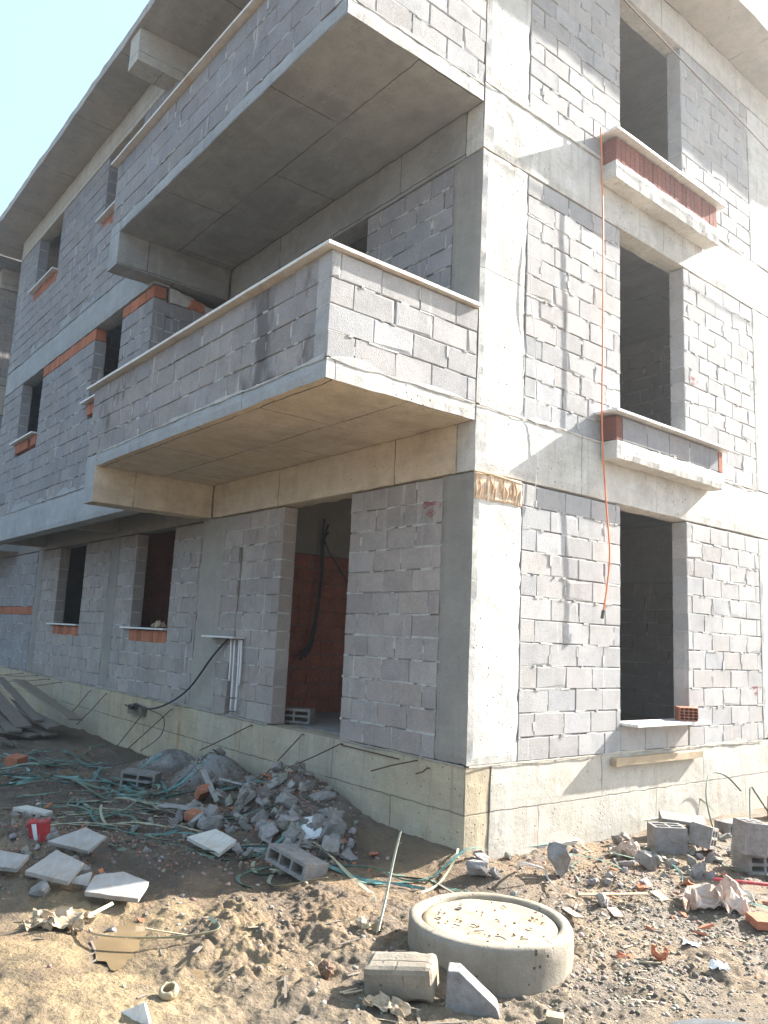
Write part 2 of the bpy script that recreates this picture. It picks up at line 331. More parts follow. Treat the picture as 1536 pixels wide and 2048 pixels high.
def cbox_vf(x0, x1, y0, y1, z0, z1, seg=.14, amp=.004, edge=.006, seed=0.):
    """a cast box: surface cut into small cells and gently uneven, corners worn"""
    b = [(x0, x1), (y0, y1), (z0, z1)]
    ax = [np.linspace(a, c, max(2, min(90, int(round((c-a)/seg))+1))) for a, c in b]
    idx = {}; V = []; F = []
    def vid(i, j, k):
        key = (i, j, k)
        if key not in idx: idx[key] = len(V); V.append((ax[0][i], ax[1][j], ax[2][k]))
        return idx[key]
    n = [len(a)-1 for a in ax]
    for k, flip in ((0, True), (n[2], False)):
        for i in range(n[0]):
            for j in range(n[1]):
                q = [vid(i,j,k), vid(i+1,j,k), vid(i+1,j+1,k), vid(i,j+1,k)]; F.append(q[::-1] if flip else q)
    for j, flip in ((0, False), (n[1], True)):
        for i in range(n[0]):
            for k in range(n[2]):
                q = [vid(i,j,k), vid(i+1,j,k), vid(i+1,j,k+1), vid(i,j,k+1)]; F.append(q[::-1] if flip else q)
    for i, flip in ((0, True), (n[0], False)):
        for j in range(n[1]):
            for k in range(n[2]):
                q = [vid(i,j,k), vid(i,j+1,k), vid(i,j+1,k+1), vid(i,j,k+1)]; F.append(q[::-1] if flip else q)
    A = np.array(V); keys = np.array(list(idx.keys()))
    P = A + 0
    for c in range(3):
        P[:, c] += amp * (fbm(A[:,0]*2.3+c*31+seed, A[:,1]*2.3+A[:,2]*1.7, 1.3, 3, A[:,2]*2.1+c*7) )
    on = sum(((keys[:, c] == 0) | (keys[:, c] == n[c])).astype(int) for c in range(3))
    if edge:
        ctr = np.array([(x0+x1)/2, (y0+y1)/2, (z0+z1)/2])
        e = np.abs(vnoise(A[:,0]*9+seed, A[:,1]*9, A[:,2]*9)) * edge + edge*.3
        for c in range(3):
            ec = ((keys[:, c] == 0) | (keys[:, c] == n[c])) & (on >= 2)
            P[ec, c] -= np.sign(A[ec, c]-ctr[c]) * e[ec]
    return [tuple(v) for v in P], F
def cbox(name, b, mat, parent, seg=.14, amp=.004, edge=.006):
    V, F = cbox_vf(*b, seg=seg, amp=amp, edge=edge, seed=random.random()*50)
    return wpart(name, V, F, mat, parent)

_BF = [(0,1,2,3), (4,5,1,0), (5,6,2,1), (6,7,3,2), (7,4,0,3), (8,9,5,4), (9,10,6,5), (10,11,7,6), (11,8,4,7), (11,10,9,8)]
def block_wall(name, parent, plane, s0, s1, z0, z1, at, out, holes=(), th=.19, mat='block', mmat='mortar', course=.211, blen=.42, label=None, jag=0., tintv=.11, off=0., loose=1., fill=.48):
    """masonry: every block a chamfered box, every joint a rough mortar strip of its own depth"""
    V, F, MI, T = [], [], [], []
    def P(s, z, d):
        return (at-out*d, s, z) if plane == 'x' else (s, at-out*d, z)
    flip = (plane == 'x') == (out > 0)
    def addbox(sa, sb, za, zb, d0, d1, mi, tint, ch=0., jit=0.):
        n = len(V); j = lambda: random.uniform(-jit, jit)
        cs = [(sa, za), (sb, za), (sb, zb), (sa, zb)]
        inn = [(sa+ch, za+ch), (sb-ch, za+ch), (sb-ch, zb-ch), (sa+ch, zb-ch)]
        for q_, (s, z) in enumerate(inn):
            if ch and random.random() < .07:      # a chipped corner
                cs_, cz_ = (sa+sb)/2, (za+zb)/2; e_ = random.uniform(.012, .035); s += e_*(1 if s < cs_ else -1); z += e_*(1 if z < cz_ else -1)
            V.append(P(s+j()*1.5, z+j()*1.5, d0+j()))
        for s, z in cs: V.append(P(s+j(), z+j(), d0+ch))
        for s, z in cs: V.append(P(s, z, d1))
        for f in _BF:
            g = [n+i for i in f]; F.append(g if flip else g[::-1]); MI.append(mi); T.append(tint)
    nc = max(1, int(round((z1-z0)/course))); h = (z1-z0)/nc
    snap = lambda z: z0 + round((z-z0)/h)*h
    H = [(a, b_, snap(c), (snap(d) if d < z1-.05 else z1+1)) for a, b_, c, d in holes]
    for k in range(nc):
        za, zb = z0+k*h, z0+(k+1)*h; zm = (za+zb)/2
        free = [(s0, s1)]
        for a, b_, c, d in H:
            if c < zm < d:
                nf = []
                for u, v in free:
                    if b_ <= u or a >= v: nf.append((u, v)); continue
                    ja, jb = random.uniform(-jag, jag), random.uniform(-jag, jag)
                    if a-u > .03: nf.append((u, a+ja))
                    if v-b_ > .03: nf.append((b_+jb, v))
                free = nf
        start = s0 - (.21 if k % 2 else 0.) - off + random.uniform(-.03, .03)
        cuts = []; s = start
        while s < s1:
            cuts.append(s); s += blen + random.uniform(-.012, .018) * loose
        for u, v in free:
            c = [u] + [x for x in cuts if u+.07 < x < v-.07] + [v]
            bed = random.uniform(.006, .013)*loose
            for a, b_ in zip(c[:-1], c[1:]):
                g0 = random.uniform(.001, .005)*loose if a > u else .0; g1 = random.uniform(.001, .005)*loose if b_ < v else .0
                if random.random() < .10*loose and b_-a > .3: g1 += .014
                t = random.gauss(1, tintv*.5); t = max(.72, min(1.25, t)); w = random.uniform(-.02, .035)
                tv = (t*(1+w), t, t*(1-w))
                dd = random.uniform(0, .005)*loose
                addbox(a+g0, b_-g1, za+bed*.5, zb-bed*.5, dd, th, 0, tv, ch=random.uniform(.004,.009), jit=.0022)
                # head joint filler, in three pieces of their own depth
                if b_ < v:
                    for q in range(3):
                        r = random.random()
                        de = random.uniform(.002, .012) if r < .35 else (random.uniform(.014, .03) if r < .86 else random.uniform(.04, .07))
                        addbox(b_-.014, b_+.012, za+q*h/3, za+(q+1)*h/3, max(de, dd+.003 if de < .012 else de), th-.02, 1, (1,1,1), jit=.002)
                if b_ < v and random.random() < .16*loose:
                    q0 = random.uniform(0, .5)*h; addbox(b_-random.uniform(.008,.022), b_+random.uniform(.008,.024), za+q0, za+q0+random.uniform(.3,.5)*h, -.0015, .02, 1, (1,1,1), jit=.004)
            # bed joint filler
            s = u
            while s < v-.001:
                e = min(v, s+random.uniform(.06, .22)); r = random.random()
                de = random.uniform(.000, .009) if r < fill else random.uniform(.014, .034)
                if k > 0: addbox(s, e, za-.010, za+.010, de, th-.02, 1, (1,1,1), jit=.003)
                # squeezed-out mortar crumbs
                if random.random() < .20*loose: addbox(s, s+random.uniform(.015,.06), za-random.uniform(.004,.012), za+random.uniform(.004,.010), -.004, .02, 1, (1.1,1.1,1.1), jit=.004)
                s = e
    o = wpart(name, V, F, [mat, mmat], parent, mi=MI, tint=T)
    if label: o['label'] = label
    return o
def brick_row(name, parent, plane, s0, s1, z0, z1, at, out, n, th=.18, mat='brick', skip=()):
    V, F, T = [], [], []
    P = lambda s, z, d: (at-out*d, s, z) if plane == 'x' else (s, at-out*d, z)
    flip = (plane == 'x') == (out > 0); w = (s1-s0)/n
    for i in range(n):
        if i in skip: continue
        a, b_ = s0+i*w+.003, s0+(i+1)*w-.003; d0 = random.uniform(0, .008); t = random.gauss(1, .12)
        k = len(V); zz0, zz1 = z0+random.uniform(0,.006), z1-random.uniform(0,.012); ch = .003
        for s, z in ((a+ch,zz0+ch),(b_-ch,zz0+ch),(b_-ch,zz1-ch),(a+ch,zz1-ch)): V.append(P(s, z, d0))
        for s, z in ((a,zz0),(b_,zz0),(b_,zz1),(a,zz1)): V.append(P(s, z, d0+ch))
        for s, z in ((a,zz0),(b_,zz0),(b_,zz1),(a,zz1)): V.append(P(s, z, th))
        for f in _BF: g = [k+q for q in f]; F.append(g if flip else g[::-1]); T.append((t,t,t))
        # three raised ribs as on clay bricks
    return wpart(name, V, F, mat, parent, tint=T)

def tube_vf(pts, r, seg=8, closed_ends=True):
    pts = [Vector(p) for p in pts]; V, F = [], []; up = Vector((0,0,1)); prev = None
    rs = r if isinstance(r, (list, tuple)) else [r]*len(pts)
    for i, p in enumerate(pts):
        t = (pts[min(i+1, len(pts)-1)] - pts[max(i-1, 0)]).normalized()
        a = prev if prev is not None else (up if abs(t.z) < .9 else Vector((1,0,0)))
        n = (a - t*a.dot(t)).normalized(); prev = n; bb = t.cross(n)
        for k in range(seg):
            q = 2*math.pi*k/seg; V.append(p + (n*math.cos(q)+bb*math.sin(q))*rs[i])
        if i:
            for k in range(seg): F.append([(i-1)*seg+k, (i-1)*seg+(k+1)%seg, i*seg+(k+1)%seg, i*seg+k])
    if closed_ends: F.append(list(range(seg))[::-1]); F.append([(len(pts)-1)*seg+k for k in range(seg)])
    return V, F
def spline(cp, n=8):
    cp = [Vector(c) for c in cp]; out = []
    for i in range(len(cp)-1):
        p0, p1, p2, p3 = cp[max(i-1,0)], cp[i], cp[i+1], cp[min(i+2, len(cp)-1)]
        for k in range(n):
            t = k/n; out.append(.5*((2*p1)+(p2-p0)*t+(2*p0-5*p1+4*p2-p3)*t*t+(3*p1-p0-3*p2+p3)*t**3))
    out.append(cp[-1]); return out
def ribbon_vf(pts, w=.016, th=.0015, tilt=None):
    V, F = [], []; n = len(pts); prev = Vector((0,0,1))
    for i, p in enumerate(pts):
        t = (pts[min(i+1, n-1)] - pts[max(i-1, 0)]).normalized()
        u = (prev - t*prev.dot(t)); u = u.normalized() if u.length > 1e-4 else Vector((1,0,0)); prev = u*.9+Vector((0,0,.1))
        a = tilt[i] if tilt is not None else 0.
        s = t.cross(u); s2 = s*math.cos(a)+u*math.sin(a); u2 = t.cross(s2)*-1
        for sx, sz in ((-1,-1),(1,-1),(1,1),(-1,1)): V.append(p + s2*(w/2*sx) + u2*(th/2*sz))
        if i:
            for k in range(4): F.append([(i-1)*4+k, (i-1)*4+(k+1)%4, i*4+(k+1)%4, i*4+k])
    F.append([3,2,1,0]); F.append([(n-1)*4+k for k in range(4)])
    return V, F
def center(V):
    c = Vector((sum(v[0] for v in V)/len(V), sum(v[1] for v in V)/len(V), min(v[2] for v in V)))
    return c, [(v[0]-c.x, v[1]-c.y, v[2]-c.z) for v in V]
def free_mesh(name, V, F, mats, label, cat, group=None, **k):
    c, V = center(V); o = link(name, mesh(name, V, F, mats, **k), None, c); return tag(o, label, cat, group)

# ================================================================== SETTING: ground
def axis(lo, hi, fl, fh, step, far):
    a = list(np.arange(fl, fh, step)); s = step; x = fl
    L = []
    while x > far[0]:
        s *= 1.06; x -= s; L.append(x)
    s = step; x = a[-1]; R = []
    while x < far[1]:
        s *= 1.07; x += s; R.append(x)
    return np.array(L[::-1]+a+R)
gx = axis(0, 0, -5.6, 3.1, .018, (-420, 420)); gy = axis(0, 0, -3.75, 1.3, .018, (-420, 420))
def refine(a, lo, hi):      # halve the spacing in the nearest ground
    m = (a[:-1] >= lo) & (a[1:] <= hi); return np.sort(np.concatenate([a, ((a[:-1]+a[1:])/2)[m]]))
gx = refine(gx, -1.2, 3.1); gy = refine(gy, -3.75, -.5)
GX, GY = np.meshgrid(gx, gy, indexing='ij')
GZ = gz_arr(GX, GY)
inside = (GX < -.1) & (GY > .12)     # under the building the soil stays below the floor
GZ = np.where(inside, np.minimum(GZ, -.75), GZ)
nx, ny = GX.shape
gm = bpy.data.meshes.new('ground')
co = np.stack([GX, GY, GZ], -1).reshape(-1, 3)
I = (np.arange(nx-1)[:, None]*ny + np.arange(ny-1)[None, :]).ravel()
quads = np.stack([I, I+ny, I+ny+1, I+1], -1)
gm.vertices.add(len(co)); gm.vertices.foreach_set('co', co.ravel())
gm.loops.add(quads.size); gm.loops.foreach_set('vertex_index', quads.ravel())
gm.polygons.add(len(quads)); gm.polygons.foreach_set('loop_start', np.arange(len(quads))*4)
gm.polygons.foreach_set('use_smooth', np.ones(len(quads), bool)); gm.update(calc_edges=True); gm.validate()
gm.materials.append(MAT['ground']); tag(link('ground', gm), kind='structure')
def puddle(cx, cy, rx, ry, rot, z):
    V = [(0,0,0)]; F = []
    for i in range(48):
        a = 2*math.pi*i/48; r = 1+.15*math.sin(3*a+cx*9)+.08*math.sin(7*a)
        u, v = rx*r*math.cos(a), ry*r*math.sin(a); V.append((u*math.cos(rot)-v*math.sin(rot), u*math.sin(rot)+v*math.cos(rot), 0))
    F = [[0, i+1, (i+1)%48+1] for i in range(48)]
    tag(link('puddle', mesh('puddle', V, F, 'water'), None, (cx, cy, z)), kind='structure')
puddle(0., -2.88, .36, .14, -.55, -.832); puddle(.62, -2.6, .28, .11, -.8, -.826)

# ================================================================== BUILDING
ZB1, ZS1, ZU1 = 2.55, 3.17, 3.00
ZB2, ZS2, ZU2 = 5.70, 6.39, 6.17
ZB3, ZS3 = 8.72, 9.20
B = empty('apartment_building', (0, 0, -.8), 'unfinished three storey building of bare grey blocks and raw concrete with corner balconies', 'building')
XE, YE = -12.86, 12.0
# foundation
cbox('foundation_wall', (-17.0, 0, 0, .30, -1.3, -.002), 'conc_ochre', B, seg=.16, amp=.006, edge=.012)
cbox('foundation_wall', (-.30, .003, .302, YE, -1.3, -.002), 'conc_cream', B, seg=.16, amp=.006, edge=.012)
def slop(plane, s0, s1, z, at, out, mat='mortar', up=.06, th=.006, step=.035, parent=None):
    V, F = [], []; n = int((s1-s0)/step); P = lambda s, zz, d: (at+out*d, s, zz) if plane == 'x' else (s, at+out*d, zz)
    for i in range(n+1):
        s = s0+(s1-s0)*i/n; q = float(fbm(np.array([s]), np.array([z*3+at]), 2.2, 4)[0]); h = max(.004, up*(.35+q*1.2)); d = max(.001, th*(.5+.5*float(vnoise(np.array([s*9]), np.array([z]))[0]))+.002)
        lo = .006+.02*abs(q); V += [P(s, z-lo, .0), P(s, z-lo*.6, d), P(s, z+h*.6, d), P(s, z+h, .001)]
    for i in range(n):
        for k in range(3): a = i*4+k; f = [a, a+4, a+5, a+1]; F.append(f if (plane == 'x') == (out > 0) else f[::-1])
    o = wpart('mortar_smear', V, F, mat, parent or B); return o
slop('y', -12.8, -5.4, 3.07, -1.083, -1, 'conc_cool', .10, .006); slop('y', -12.8, -5.2, 6.17, -1.083, -1, 'conc_cool', .14, .006)
slop('x', .03, 5.2, 0.0, .003, 1, 'conc_cream', .02, .005, .03); slop('x', .03, 5.2, 3.17, .004, 1, 'conc_light', .03, .010, .03); slop('x', .03, 5.2, 6.39, .004, 1, 'conc_light', .03, .010, .03)
slop('y', -16., -3.2, 0.0, -.001, -1, 'conc_col_pale', .02, .007, .03); slop('y', -1.8, -.02, 0.0, -.001, -1, 'conc_col_pale', .02, .007, .03)
slop('y', -5.0, -.02, 3.17, -1.656, -1, 'mortar', .03, .003, .03); slop('x', -1.62, -.02, 3.17, .001, 1, 'mortar', .03, .003, .03); slop('x', -1.62, -.02, 6.34, .001, 1, 'mortar', .03, .003, .03)
# columns, corner column through all storeys
def column(x0, x1, y0, y1, z0, z1, mat): return cbox('column', (x0, x1, y0, y1, z0, z1), mat, B, seg=.07, amp=.004, edge=.012)
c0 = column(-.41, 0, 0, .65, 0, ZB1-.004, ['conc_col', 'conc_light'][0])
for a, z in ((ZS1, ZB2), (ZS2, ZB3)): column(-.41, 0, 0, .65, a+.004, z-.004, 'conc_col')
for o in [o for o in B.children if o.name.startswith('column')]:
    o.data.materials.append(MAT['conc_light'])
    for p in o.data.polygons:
        if p.normal.x > .6: p.material_index = 1  # sun-facing side in near-white concrete: sunlight put into the colour
column(-5.28, -4.60, .002, .30, 0, ZB1-.004, 'conc_col_pale')
column(-8.75, -8.33, .002, .30, 0, ZB1-.004, 'conc_col')
column(-13.02, -12.56, .002, .30, 0, ZB1-.004, 'conc_col')
column(-17.0, -16.0, .002, .30, 0, ZB1-.004, 'conc_col')
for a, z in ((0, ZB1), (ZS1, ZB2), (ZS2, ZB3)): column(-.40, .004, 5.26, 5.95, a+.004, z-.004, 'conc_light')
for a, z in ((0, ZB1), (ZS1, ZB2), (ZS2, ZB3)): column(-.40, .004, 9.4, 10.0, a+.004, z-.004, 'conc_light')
# beams along the faces
def beam(x0, x1, y0, y1, z0, z1, mat): return cbox('floor_beam', (x0, x1, y0, y1, z0, z1), mat, B, seg=.09, amp=.005, edge=.013)
beam(-5.03, -.25, .0, .25, ZB1, ZS1, 'conc_tan'); beam(-13.0, -5.032, .0, .25, ZB1-.02, ZS1, 'conc_col'); beam(-17, -13.002, 0, .25, ZB1-.02, ZS1, 'conc_col')
beam(-5.03, -.25, .0, .25, ZB2, ZS2, 'conc_soffit'); beam(-5.03, -.25, 0, .25, ZB3, ZS3, 'conc_soffit')
beam(-.248, .004, .0, YE, ZB1, ZS1, 'conc_light'); beam(-.248, .004, .0, YE, ZB2, ZS2, 'conc_light'); beam(-.248, .004, 0, YE, ZB3, ZS3, 'conc_light')
# upper left block projects: edge beams, cross beams
YO = -1.08
beam(XE, -5.382, YO, YO+.25, ZB1, 3.07, 'conc_cool'); beam(XE, -5.162, YO, YO+.25, ZB2-.02, 6.17, 'conc_cool'); beam(XE, -5.162, YO, YO+.25, 8.75, ZS3, 'conc_cream')
for xx in (-8.72, -12.84):
    beam(xx, xx+.3, YO+.252, -.002, ZB1+.04, 3.0, 'conc_col')
beam(XE+.01, -5.17, YO+.252, -.002, 3.002, 3.15, 'conc_col')
# floor slabs and roof slab
def slab(name, b_, mat): return cbox(name, b_, mat, B, seg=.4, amp=.003, edge=.004)
slab('floor_slab', (-17., -.31, .31, YE, -.15, .0), 'conc_soffit')
slab('floor_slab', (-13., -.25, .252, YE, 3.0, ZS1-.003), 'conc_soffit'); slab('floor_slab', (-13., -.25, .252, YE, 6.2, ZS2-.003), 'conc_soffit')
roof = cbox('roof_slab', (-13.9, .62, -1.70, YE+.6, ZS3+.001, ZS3+.17), 'conc_roof', B, seg=.25, amp=.008, edge=.02)
cbox('roof_beam', (-5.38, -5.03, -1.655, -.002, 8.70, ZS3), 'conc_cream', roof, seg=.12)

# block walls: ground floor, face to the left
bw = lambda *a, **k: block_wall('block_wall', B, *a, **k)
g0 = dict(z0=0, z1=ZB1-.012)
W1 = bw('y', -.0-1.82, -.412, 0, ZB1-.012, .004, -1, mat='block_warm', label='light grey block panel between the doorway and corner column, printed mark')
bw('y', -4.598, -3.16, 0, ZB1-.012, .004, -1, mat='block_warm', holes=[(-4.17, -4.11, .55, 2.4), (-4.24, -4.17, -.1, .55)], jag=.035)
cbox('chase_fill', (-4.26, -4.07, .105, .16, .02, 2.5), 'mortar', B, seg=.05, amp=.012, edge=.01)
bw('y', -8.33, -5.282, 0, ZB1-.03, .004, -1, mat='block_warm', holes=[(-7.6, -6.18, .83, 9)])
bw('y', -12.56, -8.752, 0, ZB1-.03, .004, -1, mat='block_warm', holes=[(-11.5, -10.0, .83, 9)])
bw('y', -16., -13.022, 0, 1.18, .004, -1); bw('y', -16., -13.022, 1.36, ZB1-.03, .004, -1)
brick_row('brick_course', B, 'y', -16., -13.022, 1.18, 1.36, .006, -1, 15)
# face to the right: piers and spandrels
for (a, z, hz) in ((0, ZB1, .30), (ZS1, ZB2, 3.50), (ZS2, ZB3, 6.62)):
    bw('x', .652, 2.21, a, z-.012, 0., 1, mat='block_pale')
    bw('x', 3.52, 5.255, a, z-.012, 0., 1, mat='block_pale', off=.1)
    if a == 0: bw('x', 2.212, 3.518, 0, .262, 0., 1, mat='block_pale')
    bw('x', 5.96, 9.39, a, z-.012, 0., 1, holes=[(6.9, 8.3, hz, 99)])
# first and second floor walls at the back of the balconies
for a, z in ((ZS1, ZB2), (ZS2, ZB3)):
    bw('y', -1.79, -.412, a, z-.012, .004, -1)
    bw('y', -5.0, -3.6, a, z-.012, .004, -1)
# projecting block, outer face
bw('y', XE, -5.384, 3.072, ZB2-.22, YO+.006, -1, holes=[(-11.49, -10.1, 4.24, 9), (-7.40, -6.25, 4.24, 9)], fill=.12, tintv=.09)
bw('y', XE, -11.492, ZB2-.22, ZB2-.03, YO+.006, -1)
brick_row('brick_course', B, 'y', -10.1, -7.4, ZB2-.215, ZB2-.03, YO+.004, -1, 18)
brick_row('brick_course', B, 'y', -6.25, -5.13, ZB2-.215, ZB2-.05, YO+.004, -1, 4)
bw('y', -5.382, -5.132, 3.18, ZB2-.22, YO+.006, -1, fill=.12, tintv=.09)
bw('y', XE, -5.162, 6.172, 8.74, YO+.006, -1, holes=[(-11.49, -10.0, 7.36, 99), (-7.62, -6.18, 7.36, 99)], fill=.12, tintv=.09)
bw('y', -5.160, -5.03, 6.40, 8.69, YO+.006, -1)
# return walls facing the balconies, and the far end
rw = bw('x', YO+.20, -.004, 3.18, ZB2-.24, -5.13, 1)
V, F = cbox_vf(-5.30, -5.134, YO+.26, -.02, ZB2-.236, ZB2-.02, seg=.05, amp=.02, edge=.02)
V = [(x, y, z - (max(0, (y+.72))*.18 if z > ZB2-.1 else 0)) for x, y, z in V]
o = wpart('mortar_patch', V, F, 'mortar', B)
V, F = cbox_vf(-5.22, -5.118, -.56, -.30, ZB2-.24, ZB2-.09, seg=.04, amp=.03, edge=.02); wpart('broken_brick', V, F, 'shard', B)
bw('x', YO+.20, -.004, 6.40, 8.69, -5.03, 1)
bw('x', YO+.2, YE, 3.2, 8.7, XE, -1)
# window infill rows and marble sills (part > sub-part)
def window(plane, s0, s1, zs, at, out, prot=.07, over=.16, n=8, row=(-.19, -.01), th=.25, mat='marble', skip=(), shift=0.):
    P = lambda a, b_, z0, z1, d0, d1: (min(at+out*d0, at-out*d1), max(at+out*d0, at-out*d1), a, b_, z0, z1) if plane == 'x' else (a, b_, min(at+out*d0, at-out*d1), max(at+out*d0, at-out*d1), z0, z1)
    s = cbox('window_sill', P(s0-over+shift, s1+shift*.2, zs, zs+.028, prot, th-prot), mat, B, seg=.3, amp=.001, edge=.002)
    brick_row('brick_infill', s, plane, s0+.01, s1-.01, zs+row[0], zs+row[1], at, out, n, skip=skip)
    return s
window('y', -7.6, -6.18, 1.0, 0, -1, prot=.06, over=.26, n=9)
window('y', -11.5, -10.0, 1.0, 0, -1, prot=.06, over=.22, n=9)
for xa, xb, sk in ((-11.49, -10.1, (5,)), (-7.40, -6.25, ())):
    window('y', xa, xb, 4.42, YO, -1, prot=.09, over=.10, n=8, skip=sk)
for xa, xb in ((-11.49, -10.0), (-7.62, -6.18)): window('y', xa, xb, 7.56, YO, -1, prot=.09, over=.10, n=8)
cbox('window_sill', (-.12, .20, 2.214, 3.62, .268, .298), 'marble', B, seg=.3, amp=.001, edge=.002)
# projecting ledges on the right face
def ledge(zb, zt, zs, red):
    L = cbox('window_ledge', (.006, .21, 1.84, 4.02, zb, zt), 'conc_light', B, seg=.07, amp=.009, edge=.012)
    if red:
        brick_row('brick_infill', L, 'x', 1.86, 4.0, zt+.002, zs-.012, .19, 1, 24, mat='brick_dark', th=.17)
    else:
        block_wall('block_infill', L, 'x', 1.97, 3.90, zt+.002, zs-.012, .195, 1, th=.19, course=.26, label='short row of grey blocks with a red brick at each end')
        brick_row('brick_infill', L, 'x', 1.85, 1.96, zt+.002, zs-.012, .20, 1, 1, mat='brick_dark', th=.19); brick_row('brick_infill', L, 'x', 3.91, 4.0, zt+.002, zs-.012, .20, 1, 1, mat='brick', th=.19)
    cbox('ledge_sill', (-.05, .275, 1.76, 4.10, zs, zs+.03), 'marble', L, seg=.3, amp=.0015, edge=.003)
ledge(2.96, 3.165, 3.44, False); ledge(6.08, 6.30, 6.60, True)

# balconies
def balcony(zu, zt, zp, mat, name_beam, warmcop, soff):
    A = cbox('balcony', (-5.028, .0, -1.655, -.002, zu, zt), soff, B, seg=.10, amp=.005, edge=.010)
    A['label'] = 'lower corner balcony' if zu < 5 else 'upper corner balcony'
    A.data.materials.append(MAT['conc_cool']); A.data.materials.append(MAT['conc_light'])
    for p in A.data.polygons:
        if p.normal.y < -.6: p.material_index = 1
        if p.normal.x > .6: p.material_index = 2  # slab end towards the sun painted paler, as if lit
    eb = cbox('edge_beam', (-5.38, -5.03, -1.655, -.002, zu-.45, zt), soff, A, seg=.12, amp=.005, edge=.010)
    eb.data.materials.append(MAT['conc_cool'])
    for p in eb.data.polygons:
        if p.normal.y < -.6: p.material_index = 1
    block_wall('parapet_wall', A, 'y', -5.37, -.196, zt+.003, zp, -1.650, -1, mat=mat, off=.07, fill=.15)
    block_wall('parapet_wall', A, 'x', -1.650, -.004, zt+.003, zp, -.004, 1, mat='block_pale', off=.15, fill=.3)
    m = 'marble_warm' if warmcop else 'marble'
    cbox('coping', (-5.45, .0, -1.73, -1.41, zp+.008, zp+.040), m, A, seg=.3, amp=.002, edge=.003)
    cbox('coping', (-.25, .045, -1.722, -.01, zp+.010, zp+.044), m, A, seg=.3, amp=.002, edge=.003)
    cbox('mortar_bed', (-5.36, -.02, -1.635, -1.48, zp-.004, zp+.012), 'mortar', A, seg=.05, amp=.006, edge=.004)
balcony(ZU1, ZS1, 4.06, 'block_wet', None, True, 'conc_tan')
balcony(ZU2, 6.34, 7.27, 'block', None, True, 'conc_soffit')

# rooms behind the openings
def plainwall(name, b_, mat): return cbox(name, b_, mat, B, seg=.5, amp=.002, edge=.002)
block_wall('partition_wall', B, 'x', .30, 4.6, .0, 2.12, -4.15, 1, mat='brick_mid', mmat='mortar_red', th=.1, course=.19, blen=.2, label='dark red hollow brick partition behind the doorway')
plainwall('partition_beam', (-4.3, -4.14, .26, 4.6, 2.12, 3.0), 'conc_col')
block_wall('partition_wall', B, 'x', .30, 4.6, .0, 3.0, -8.0, 1, mat='brick_dark', mmat='mortar_red', th=.1, course=.19, blen=.2)
block_wall('partition_wall', B, 'y', -4.1, -.3, .0, 2.1, 6.4, -1, mat='block', th=.1); plainwall('partition_beam', (-4.1, -.3, 6.41, 6.6, 2.11, 3.0), 'conc_cool')
block_wall('partition_wall', B, 'y', -12.8, -4.16, .0, 3.0, 4.6, -1, mat='block', th=.1)
for a, z in ((ZS1, 6.2), (ZS2, 9.2)):
    block_wall('partition_wall', B, 'y', -12.8, -.3, a, z, 6.4, -1, mat='block', th=.1)
    block_wall('partition_wall', B, 'x', -.9, 6.3, a, z, -9.0, 1, mat='block', th=.1)
plainwall('rear_wall', (-13., -.3, YE-.2, YE, -.1, 9.1), 'conc_cool'); plainwall('rear_wall', (-13.2, -13.0, .3, YE, 0, 3.2), 'conc_cool')
block_wall('block_wall', B, 'x', 10.0, YE-.21, 0, 2.5, 0., 1); block_wall('block_wall', B, 'x', 10.0, YE-.21, 3.2, 5.7, 0., 1); block_wall('block_wall', B, 'x', 10.0, YE-.21, 6.4, 8.7, 0., 1)

# chipped corner with wood left in the concrete
pk = cbox('timber_insert', (-.03, .012, .012, .64, 2.30, 2.545), 'wood_red', B, seg=.022, amp=.005, edge=.012)
for i in range(13):
    y = .03+.046*i+random.uniform(-.015,.015); z0 = 2.29+random.uniform(0,.05); z1 = 2.52+random.uniform(-.05,.02)
    V, F = tube_vf([(.008, y, z0), (.022+random.uniform(0,.012), y+random.uniform(-.02,.02), (z0+z1)/2), (.010, y+random.uniform(-.03,.03), z1)], [.003, .010, .004], 5)
    wpart('wood_splinter', V, F, 'wood_red', pk)
V, F = tube_vf([(.03, -.035, 2.54), (.02, .2, 2.545), (.012, .62, 2.52)], [.012, .016, .008], 6); wpart('wood_splinter', V, F, 'wood_pale', pk)
# plank left in the foundation on the right, timber offcut on the left
cbox('formwork_plank', (.006, .085, 2.02, 3.66, -.115, -.035), 'wood_pale', B, seg=.1, amp=.006, edge=.006)
cbox('formwork_block', (-7.15, -6.6, -.09, -.004, -.27, -.12), 'wood', B, seg=.06, amp=.008, edge=.01)
# starter bars sticking out of the foundation
bars = [((-3.55,-.01,-.06), (-4.25,-.30,-.42)), ((-2.45,-.01,-.03), (-2.75,-.35,-.55)), ((-1.75,-.01,-.04), (-2.1,-.42,-.30)), ((-.62,-.01,-.04), (-.95,-.26,-.16)), ((-.45,-.01,-.08), (-.52,-.10,-.13)),
        ((-6.62,-.02,-.2), (-6.85,-.30,-.70)), ((-5.75,-.01,-.09), (-6.35,-.35,-.68)), ((-8.25,-.01,-.08), (-8.75,-.28,-.62)), ((-9.0,-.01,-.09), (-9.4,-.25,-.58)), ((-10.6,-.01,-.06), (-11.6,-.35,-.22)), ((-11.3,-.01,-.05), (-12.6,-.4,-.18)),
        ((-12.1,-.01,-.04), (-13.1,-.35,-.10)), ((-13.1,-.01,-.05), (-14.3,-.4,-.2))]
for a, c in bars:
    a, c = Vector(a), Vector(c); V, F = tube_vf([a+Vector((0,.1,0)), a+Vector((0,-.015,.004)), a+(c-a)*.10+Vector((0,-.01,.004)), a+(c-a)*.5+Vector((random.uniform(-.015,.015),0,random.uniform(-.01,.01))), c], .0065, 6)
    wpart('starter_bar', V, F, 'rebar', B)
